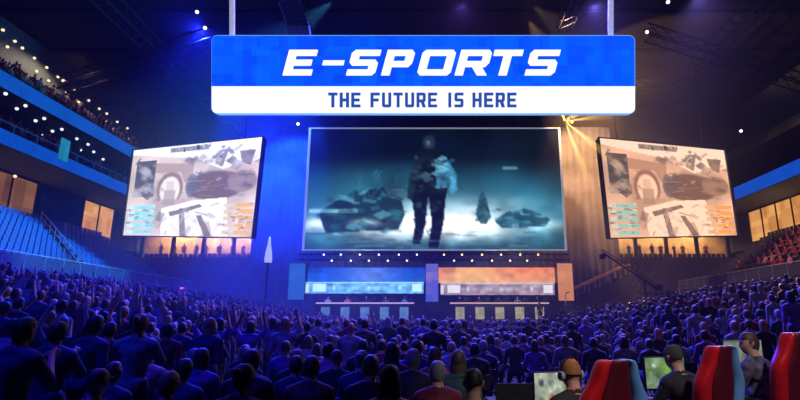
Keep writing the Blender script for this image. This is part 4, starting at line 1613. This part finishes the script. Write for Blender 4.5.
# camera crane on the right
a, c_ = atd(603, 253, 40), atd(655, 287, 38)
cr_ = empty('camera_crane', (c_.x, c_.y, 0))
base = Vector((c_.x, c_.y, 0))
zr = zriser(c_.x)
b = MB().tube(a - base, c_ - base, .07, .10, n=6)
b.tube(a - base + Vector((0, 0, .25)), c_ - base + Vector((0, 0, .3)), .03, n=5)
for i in range(8):
    q = (a - base).lerp(c_ - base, i / 7)
    b.tube(q, q + Vector((0, 0, .27)), .02, n=4)
b.build('arm', M_black, cr_)
MB().box(a - base + Vector((-.1, -.1, -.3)), (.35, .5, .35)).build('camera_head', M_black, cr_, bevel=.03)
MB().box(c_ - base + Vector((.25, 0, -.05)), (.5, .4, .4)).build('counterweight', M_steel, cr_, bevel=.03)
q = (a - base).lerp(c_ - base, .8)
MB().tube((q.x, q.y, zr), q, .09, n=8).build('column', M_steel, cr_)
MB().tube((q.x - .7, q.y, zr + .05), (q.x, q.y, zr + .9), .05, n=6).build('leg', M_steel, cr_)
MB().tube((q.x + .7, q.y, zr + .05), (q.x, q.y, zr + .9), .05, n=6).build('leg', M_steel, cr_)
MB().tube((q.x, q.y - .7, zr + .05), (q.x, q.y, zr + .9), .05, n=6).build('leg', M_steel, cr_)
tag(cr_, 'dark camera crane with slanting arm above the crowd right of the stairs', 'camera crane')

# ------------------------------------------------------------------ the gamers in the right foreground
M_red = mat('chair_red', (214, 24, 34), .38, scale=8, vary=.08)
M_red_shade = mat('chair_maroon', (96, 10, 30), .5, scale=8, vary=.1)  # shading of the red backrest put into its colour
M_white_bluelit = mat('chair_white_blue', (112, 168, 235), .38, scale=5, vary=.15)  # white upholstery with the blue light put into its colour
fdir = Vector((-.60, .80, 0))
YAW = math.radians(25)
fdir = Vector((-math.sin(YAW), math.cos(YAW), 0))
sdir = Vector((math.cos(YAW), math.sin(YAW), 0))


def loft(rings, name, m, parent, sub=2):
    b = MB()
    n = len(rings[0])
    vs = [p for r in rings for p in r]
    fs = [(k * n + i, k * n + (i + 1) % n, (k + 1) * n + (i + 1) % n, (k + 1) * n + i) for k in range(len(rings) - 1) for i in range(n)]
    fs += [tuple(range(n - 1, -1, -1)), tuple((len(rings) - 1) * n + i for i in range(n))]
    b.add(vs, fs)
    o = b.build(name, m, parent, smooth=True)
    o.modifiers.new('sub', 'SUBSURF').levels = sub
    o.modifiers['sub'].render_levels = sub
    return o


def gaming_chair(loc, yaw, lift, label, wide=1.0, mlist=None):
    r = empty('gaming_chair', loc, yaw)
    mr, mm, mw = M_red, M_red_shade, M_white_bluelit
    zt = .46 + lift

    def yb(z):
        return -.24 - .14 * (z / .85) ** 1.2
    lev = [(0, .21), (.03, .24), (.16, .255), (.34, .27), (.48, .285), (.58, .275), (.66, .225), (.74, .185), (.82, .165), (.87, .14), (.89, .11)]
    for nm, f0, f1, m, fw, bk in (('backrest', -.50, .50, mm, .02, .075), ('bolster', -1, -.46, mr, .075, .07), ('bolster', .46, 1, mw, .075, .07)):
        rings = []
        for z, hw in lev:
            x0, x1 = f0 * hw * wide, f1 * hw * wide
            y = yb(z)
            e = .35
            rings.append([(x0, y + fw, zt + z), (x0 + (x1 - x0) * e, y + fw + .01, zt + z), (x1 - (x1 - x0) * e, y + fw + .01, zt + z), (x1, y + fw, zt + z), (x1, y - bk, zt + z), (x0, y - bk, zt + z)])
        loft(rings, nm, m, r)
    # head cushion
    loft([[(-.12, yb(.75) + .03, zt + z), (.12, yb(.75) + .03, zt + z), (.12, yb(.75) + .03 + t, zt + z), (-.12, yb(.75) + .03 + t, zt + z)] for z, t in ((.68, .03), (.70, .06), (.76, .07), (.80, .06), (.82, .03))], 'head_cushion', M_black, r)
    loft([[(-.24, y, zt - .10), (.24, y, zt - .10), (.25, y, zt - .01 + h), (.12, y, zt - .02), (-.12, y, zt - .02), (-.25, y, zt - .01 + h)] for y, h in ((-.26, .02), (-.22, .03), (0, .03), (.2, .03), (.25, .0))], 'seat', mm, r)
    for s in (-1, 1):
        b = MB().box((s * .31, .02, zt + .20), (.09, .28, .035)).tube((s * .31, 0, zt - .08), (s * .31, 0, zt + .19), .022).tube((s * .31, 0, zt - .08), (s * .15, 0, zt - .08), .02)
        b.build('armrest', M_black, r, bevel=.01)
    MB().lathe([(.05, .08), (.05, .2), (.028, .21), (.028, zt - .09), (.1, zt - .085)], 12).build('gas_column', M_black, r)
    for k in range(5):
        t = 2 * PI * k / 5 + .3
        e = Vector((math.cos(t), math.sin(t), 0))
        bl_ = MB().tube(Vector((0, 0, .10)), e * .31 + Vector((0, 0, .07)), .03, .022).build('base_leg', M_black, r)
        c = e * .31
        q = Vector((-e.y, e.x, 0))
        MB().tube(c + Vector((0, 0, .03)) - q * .025, c + Vector((0, 0, .03)) + q * .025, .03, n=12).build('caster', M_black, bl_)
    return tag(r, label, 'chair')


PLZ = .10
struct(MB().box((3.4, 5.9, PLZ / 2), (6.2, 5.4, PLZ)).build('player_platform', M_black))
CH = [((1.30, 4.72), -.04, 1.25), ((2.52, 5.40), .04, 1.1), ((3.58, 5.92), .15, 1.15)]
labs = ['red and pale blue gaming chair nearest the centre, leftmost of three', 'red and blue gaming chair in the middle of the three', 'red and blue gaming chair at the right edge of the picture']
for (xy, lf, wd), lb in zip(CH, labs):
    gaming_chair((xy[0], xy[1], PLZ), YAW, lf, lb, wd)

M_cap = mat('cap_olive', (58, 62, 50), .85)
M_capb = mat('cap_tan', (176, 112, 62), .85)
M_camo = mat('camo_cloth', (84, 78, 92), .85, vary=.9, scale=13)
M_brownshirt = mat('brown_shirt', (50, 40, 42), .85)


def pm_(i, fwd, dz=0, side=-.04):
    x, y = CH[i][0]
    x, y = x + sdir.x * side, y + sdir.y * side
    return (x + fdir.x * fwd, y + fdir.y * fwd, PLZ + CH[i][1] + dz)


p1 = person('gamer', pm_(0, .04, -.04), YAW - .1, 'black', 'cap', M_capb, 0, 0, True, 1.0, M_brownshirt)
tag(p1, 'gamer in tan cap, headphones and dark brown shirt at leftmost gaming chair', 'person')
p2 = person('gamer', pm_(1, .02), YAW, 'black', 'cap', M_cap, 0, 0, True, .98, mat('dark_shirt', (34, 33, 40), .85))
tag(p2, 'gamer in olive cap and dark shirt seated at the middle gaming chair', 'person')
p3 = person('chat', pm_(2, .06), YAW + .15, 'black', 'short', 'brown', 0, 0, True, .98, M_camo)
tag(p3, 'gamer with short brown hair and mottled dark shirt at right gaming chair', 'person')
# eyes of the gamer whose face is turned
hc = POSE['chat']['hc']
Rh = Matrix.Rotation(.9, 3, 'Z')
for s in (-1, 1):
    q = Rh @ Vector((s * .031, .076, .010)) + hc
    MB().lathe([(.002, -.012), (.009, -.008), (.012, 0), (.009, .008), (.002, .012)], 10, c=q).build('eye', mat('eye_dark', (60, 50, 46), .3), p3, smooth=True)
    MB().box(Rh @ Vector((s * .031, .090, .030)) + hc, (.030, .010, .006), Rh).build('eyebrow', M_HR['brown'], p3)
# collar of the first gamer's shirt
hc = POSE['gamer']['hc']
b = MB()
J, S, lean = skel('gamer')
nk = J['neck']
b.lathe([(.082, -.05), (.074, -.02), (.068, .012), (.062, .014)], 16, c=nk)
b.build('collar', mat('collar_coral', (226, 96, 92), .8), p1, smooth=True)


def headphones(loc, yaw, pose, scale, m, label, hy=0.0):
    hc = POSE[pose]['hc'] * scale
    r = empty('headphones', loc, yaw)
    R = Matrix.Rotation(hy, 3, 'Z')
    b = MB()
    pts = [R @ Vector((math.cos(t) * .096, -.012, math.sin(t) * .142 - .005)) + hc for t in [PI * k / 14 for k in range(15)]]
    b.path(pts, .011, 6)
    b.build('headband', M_black, r)
    for s in (-1, 1):
        p = R @ Vector((s * .083, -.012, -.015)) + hc
        e = R @ Vector((s, 0, 0))
        b = MB()
        b.tube(p, p + e * .035, .045, .038, n=14)
        b.build('ear_cup', m, r, bevel=.006)
    return tag(r, label, 'headphones')


M_cup = mat('headphone_grey', (150, 154, 160), .4)
headphones(p1.location, p1.rotation_euler.z, 'gamer', 1.0, M_cup, 'grey headphones worn by the gamer in the tan cap')


# desks and monitors
def gdesk(i, label):
    x, y = CH[i][0]
    c = Vector((x, y, 0)) + fdir * .84
    r = empty('gaming_desk', (c.x, c.y, PLZ), YAW)
    MB().box((0, 0, .72), (1.08, .66, .035)).build('desk_top', M_desk, r, bevel=.008)
    for s in (-1, 1):
        MB().box((s * .5, 0, .35), (.04, .5, .70)).build('leg', M_black, r)
    MB().box((0, .27, .45), (.98, .02, .40)).build('modesty_panel', M_black, r)
    tag(r, label, 'desk')
    kb = empty('keyboard', (c.x - fdir.x * .16, c.y - fdir.y * .16, PLZ + .7385), YAW)
    MB().box((0, 0, .012), (.42, .14, .022)).build('case', M_black, kb, bevel=.004)
    b = MB()
    for a in range(14):
        for q in range(5):
            b.box((-.19 + a * .029, -.05 + q * .026, .027), (.023, .021, .008))
    b.build('keys', M_desk, kb)
    tag(kb, 'black keyboard on the ' + label.split(',')[0], 'keyboard')
    return c


dc = [gdesk(0, 'dark desk in front of the leftmost gaming chair'), gdesk(1, 'dark desk in front of the middle gaming chair'), gdesk(2, 'dark desk in front of the right gaming chair')]


def game_pic(seed, base, spots):
    p = Pic(64, 40)
    p.a[:] = base
    p.noise((7, 5), .18, seed)
    for u, v, ru, rv, c, o in spots:
        p.ell(u, v, ru, rv, c, o, .5)
    p.noise((24, 16), .08, seed + 1)
    p.blur(1)
    return p


def monitor(px, py, d, w, h, yaw, zdesk, pic, label, s=.8, back=False):
    t = atd(px, py, d)
    r = empty('gaming_monitor', (t.x, t.y, zdesk), yaw)
    H = t.z - zdesk
    MB().box((0, .02, H - h / 2), (w, .035, h)).build('casing', M_black, r, bevel=.008)
    e = .012
    if pic:
        pic.panel('screen', [(-w / 2 + e, -.001, H - e), (w / 2 - e, -.001, H - e), (w / 2 - e, -.001, H - h + e), (-w / 2 + e, -.001, H - h + e)], screen_mat('monitor_led', s), r)
    MB().box((0, .05, (H - h / 2) / 2), (.07, .03, H - h / 2)).build('neck', M_black, r)
    MB().box((0, .05, .008), (.26, .18, .016)).build('base', M_black, r, bevel=.004)
    return tag(r, label, 'monitor')


ZD = PLZ + .7385
monitor(553, 371.5, 5.55, .46, .36, YAW * .55, ZD, game_pic(1, (176, 186, 166), [(.18, .3, .09, .14, (70, 84, 84), .9), (.42, .3, .10, .12, (120, 140, 136), .8), (.45, .75, .12, .2, (190, 110, 100), .8), (.85, .25, .16, .4, (120, 150, 110), .7)]), 'lit pale green monitor beside the gamer in the tan cap', .7)
monitor(664, 356.5, 6.25, .56, .37, YAW * .55, ZD, game_pic(4, (118, 150, 106), [(.55, .35, .22, .2, (130, 180, 70), .9), (.22, .25, .07, .09, (226, 236, 226), .9), (.75, .75, .14, .2, (228, 176, 112), .9), (.2, .8, .22, .2, (150, 168, 150), .8)]), 'lit green monitor beside the gamer in the olive cap', .7)
monitor(742, 339.5, 6.9, .62, .37, YAW * .55, ZD, game_pic(8, (150, 160, 136), [(.3, .4, .2, .3, (120, 150, 150), .7), (.8, .3, .2, .3, (176, 176, 140), .8)]), 'lit pale monitor in front of the gamer in the mottled shirt', .6)
# dark desk and switched-off monitor further left
c = atd(517, 386, 5.9)
r = empty('gaming_desk', (c.x, c.y, PLZ), 0)
MB().box((0, .2, .70), (.62, .6, .035)).build('desk_top', M_desk, r)
for s in (-1, 1):
    MB().box((s * .28, .2, .34), (.04, .5, .68)).build('leg', M_black, r)
tag(r, 'small dark desk carrying a dark monitor left of the gamers', 'desk')
c2 = monitor(518, 386.5, 5.8, .44, .3, -.05, PLZ + .7185, None, 'dark switched-off monitor left of the lit pale green monitor')
c2.location = (c.x, c.y + .2, PLZ + .7185)

# ------------------------------------------------------------------ light
def spot(name, loc, aim, power, rgb, angle, blend=.4, r=.15):
    l = bpy.data.lights.new(name, 'SPOT')
    l.energy = power
    l.color = rgb
    l.spot_size = math.radians(angle)
    l.spot_blend = blend
    l.shadow_soft_size = r
    o = bpy.data.objects.new(name, l)
    C.objects.link(o)
    o.location = loc
    o.rotation_euler = (Vector(aim) - Vector(loc)).to_track_quat('-Z', 'Y').to_euler()
    return o


BLUE = (.005, .045, 1)
BLUE2 = (.01, .02, 1)
PURP = (.26, .12, 1)
AMB = (1, .45, .10)
TEAL = (.06, .42, 1)
K = 1.0
# blue washes on left crowd, and on the added drape in place of haze
spot('spot_blue', (-13, 42, 26), (-15, 51, 12), 90000, BLUE, 55)
spot('spot_blue', (-19, 44, 26), (-15, 51, 3), 70000, BLUE, 50)
spot('spot_blue', (-12, 43, 25), (-12, 16, 0), 110000, BLUE2, 70)
spot('spot_blue', (-20, 40, 26), (-13, 10, 0), 90000, BLUE2, 75)
spot('spot_blue', (-6, 43, 25), (-5, 12, 0), 60000, (.03, .05, 1), 60)
spot('spot_purple', (2, 35, 25), (1, 13, 0), 38000, PURP, 60)
spot('spot_purple', (12, 35, 25), (9, 15, 0), 45000, (.22, .16, 1), 65)
spot('spot_purple', (20, 35, 26), (15, 20, 0), 50000, (.28, .2, .9), 60)
# teal wash on the left seats
spot('spot_teal', (-8, 36, 26), (-28.5, 35.5, 7), 110000, TEAL, 34)
spot('spot_teal', (-12, 36, 27), (-38, 36, 25), 5000, (.12, .4, .6), 45)
# amber wash on the right of the screen and right stand
spot('spot_amber', (14, 42, 26.5), (15, 51, 14), 13000, AMB, 50)
spot('spot_amber', (13, 42, 26), (15, 51, 3), 12000, (1, .42, .2), 50)
spot('spot_amber', (8, 40, 27), (25, 57, 8), 30000, (1, .55, .3), 45)
spot('spot_amber', (8, 38, 27), (30, 40, 9), 20000, (1, .6, .42), 45)
# warm light in the upper balconies and on the concourse
spot('spot_warm', (-34.5, 46, 27), (-35.5, 45, 20), 2500, (1, .6, .35), 140)
for sx in (-1, 1):
    for kk in range(3):
        spot('spot_concourse', (sx * (22 + kk * 4.5), 61.3, 13.0), (sx * (22 + kk * 4.5), 62.5, 10), 1500 if sx < 0 else 800, (1, .72, .42), 150)
for k in range(3):
    spot('spot_suite', (33.6, 36 + 7 * k, 10.6), (32.0, 37 + 7 * k, 14), 260, (1, .62, .3), 150)  # added uplights, warm the slab underside by the suites
    spot('spot_suite', (-33.9, 36 + 4 * k, 11.0), (-32.0, 37 + 4 * k, 14), 60, (1, .62, .3), 150)
spot('spot_stage', (-6, 38, 7.2), (-6.5, 44.5, 3.4), 1500, (.5, .65, 1), 80)  # added front fill so the stage players show
spot('spot_stage', (6, 38, 7.2), (6, 44.5, 3.4), 1500, (1, .8, .7), 80)
spot('spot_amber', (13, 44.5, 20.5), (21, 46, 27), 9000, (1, .5, .15), 60)
# narrow amber beams from beside the screen
p0 = Vector(MAINQ[1]) + Vector((.6, -.4, .6))
for a in ((640, 60), (700, 55), (655, 110), (650, 190), (620, 260), (545, 60), (525, -10)):
    spot('beam_amber', p0, atd(a[0], a[1], 30), 220000, (1, .6, .12), 3.2, .3, .04)
# lamp over the gamers, then added colour fills on the crowd
spot('spot_white', (4.6, -1.0, 9), (2.8, 5.4, .8), 1900, (1, .95, .92), 32)
spot('spot_blue', (-9, 1, 20), (-9, 11, 1), 16000, BLUE2, 60)  # added fill from above the camera, turns the crowd's backs blue
spot('spot_purple', (6, 1, 20), (6, 18, 1), 2600, (.3, .16, 1), 60)
spot('spot_red', (-2, 12, 14), (-.6, 6.5, .5), 420, (1, .16, .42), 34)  # added red fill tinting the nearest heads

w = bpy.data.worlds.new('world')
sc.world = w
w.use_nodes = True
nt = w.node_tree
nt.nodes['Background'].inputs['Color'].default_value = (0.01, 0.012, 0.03, 1)
nt.nodes['Background'].inputs['Strength'].default_value = 0.0
vs_ = nt.nodes.new('ShaderNodeVolumeScatter')
vs_.inputs['Anisotropy'].default_value = 0.3
geo = nt.nodes.new('ShaderNodeNewGeometry')


def nmath(op, x, y):
    m = nt.nodes.new('ShaderNodeMath')
    m.operation = op
    for i, q in enumerate((x, y)):
        if isinstance(q, (int, float)):
            m.inputs[i].default_value = q
        else:
            nt.links.new(q, m.inputs[i])
    return m.outputs[0]


# stage smoke: thin everywhere, thicker left and right of the stage
dens = None
for cen, rad, amt in (((-16, 46, 7), (10, 9, 15), .045), ((14.5, 45, 13), (9, 9, 10), .03), ((19, 45, 24), (9, 5, 6), .022), ((-11, 24, 2), (15, 18, 4), .006), ((10, 34, 3), (16, 10, 4), .004)):
    s_ = nt.nodes.new('ShaderNodeVectorMath')
    s_.operation = 'SUBTRACT'
    s_.inputs[1].default_value = cen
    nt.links.new(geo.outputs['Position'], s_.inputs[0])
    d_ = nt.nodes.new('ShaderNodeVectorMath')
    d_.operation = 'DIVIDE'
    d_.inputs[1].default_value = rad
    nt.links.new(s_.outputs[0], d_.inputs[0])
    l_ = nt.nodes.new('ShaderNodeVectorMath')
    l_.operation = 'DOT_PRODUCT'
    nt.links.new(d_.outputs[0], l_.inputs[0])
    nt.links.new(d_.outputs[0], l_.inputs[1])
    e_ = nmath('MULTIPLY', nmath('POWER', 2.718, nmath('MULTIPLY', l_.outputs['Value'], -1.6)), amt)
    dens = e_ if dens is None else nmath('ADD', dens, e_)
dens = nmath('ADD', dens, .00015)
nt.links.new(dens, vs_.inputs['Density'])
nt.links.new(vs_.outputs[0], nt.nodes['World Output'].inputs['Volume'])
sc.cycles.volume_max_steps = 16
sc.cycles.use_denoising = True
sc.cycles.max_bounces = 5
sc.cycles.volume_bounces = 0
sc.cycles.sample_clamp_indirect = 4
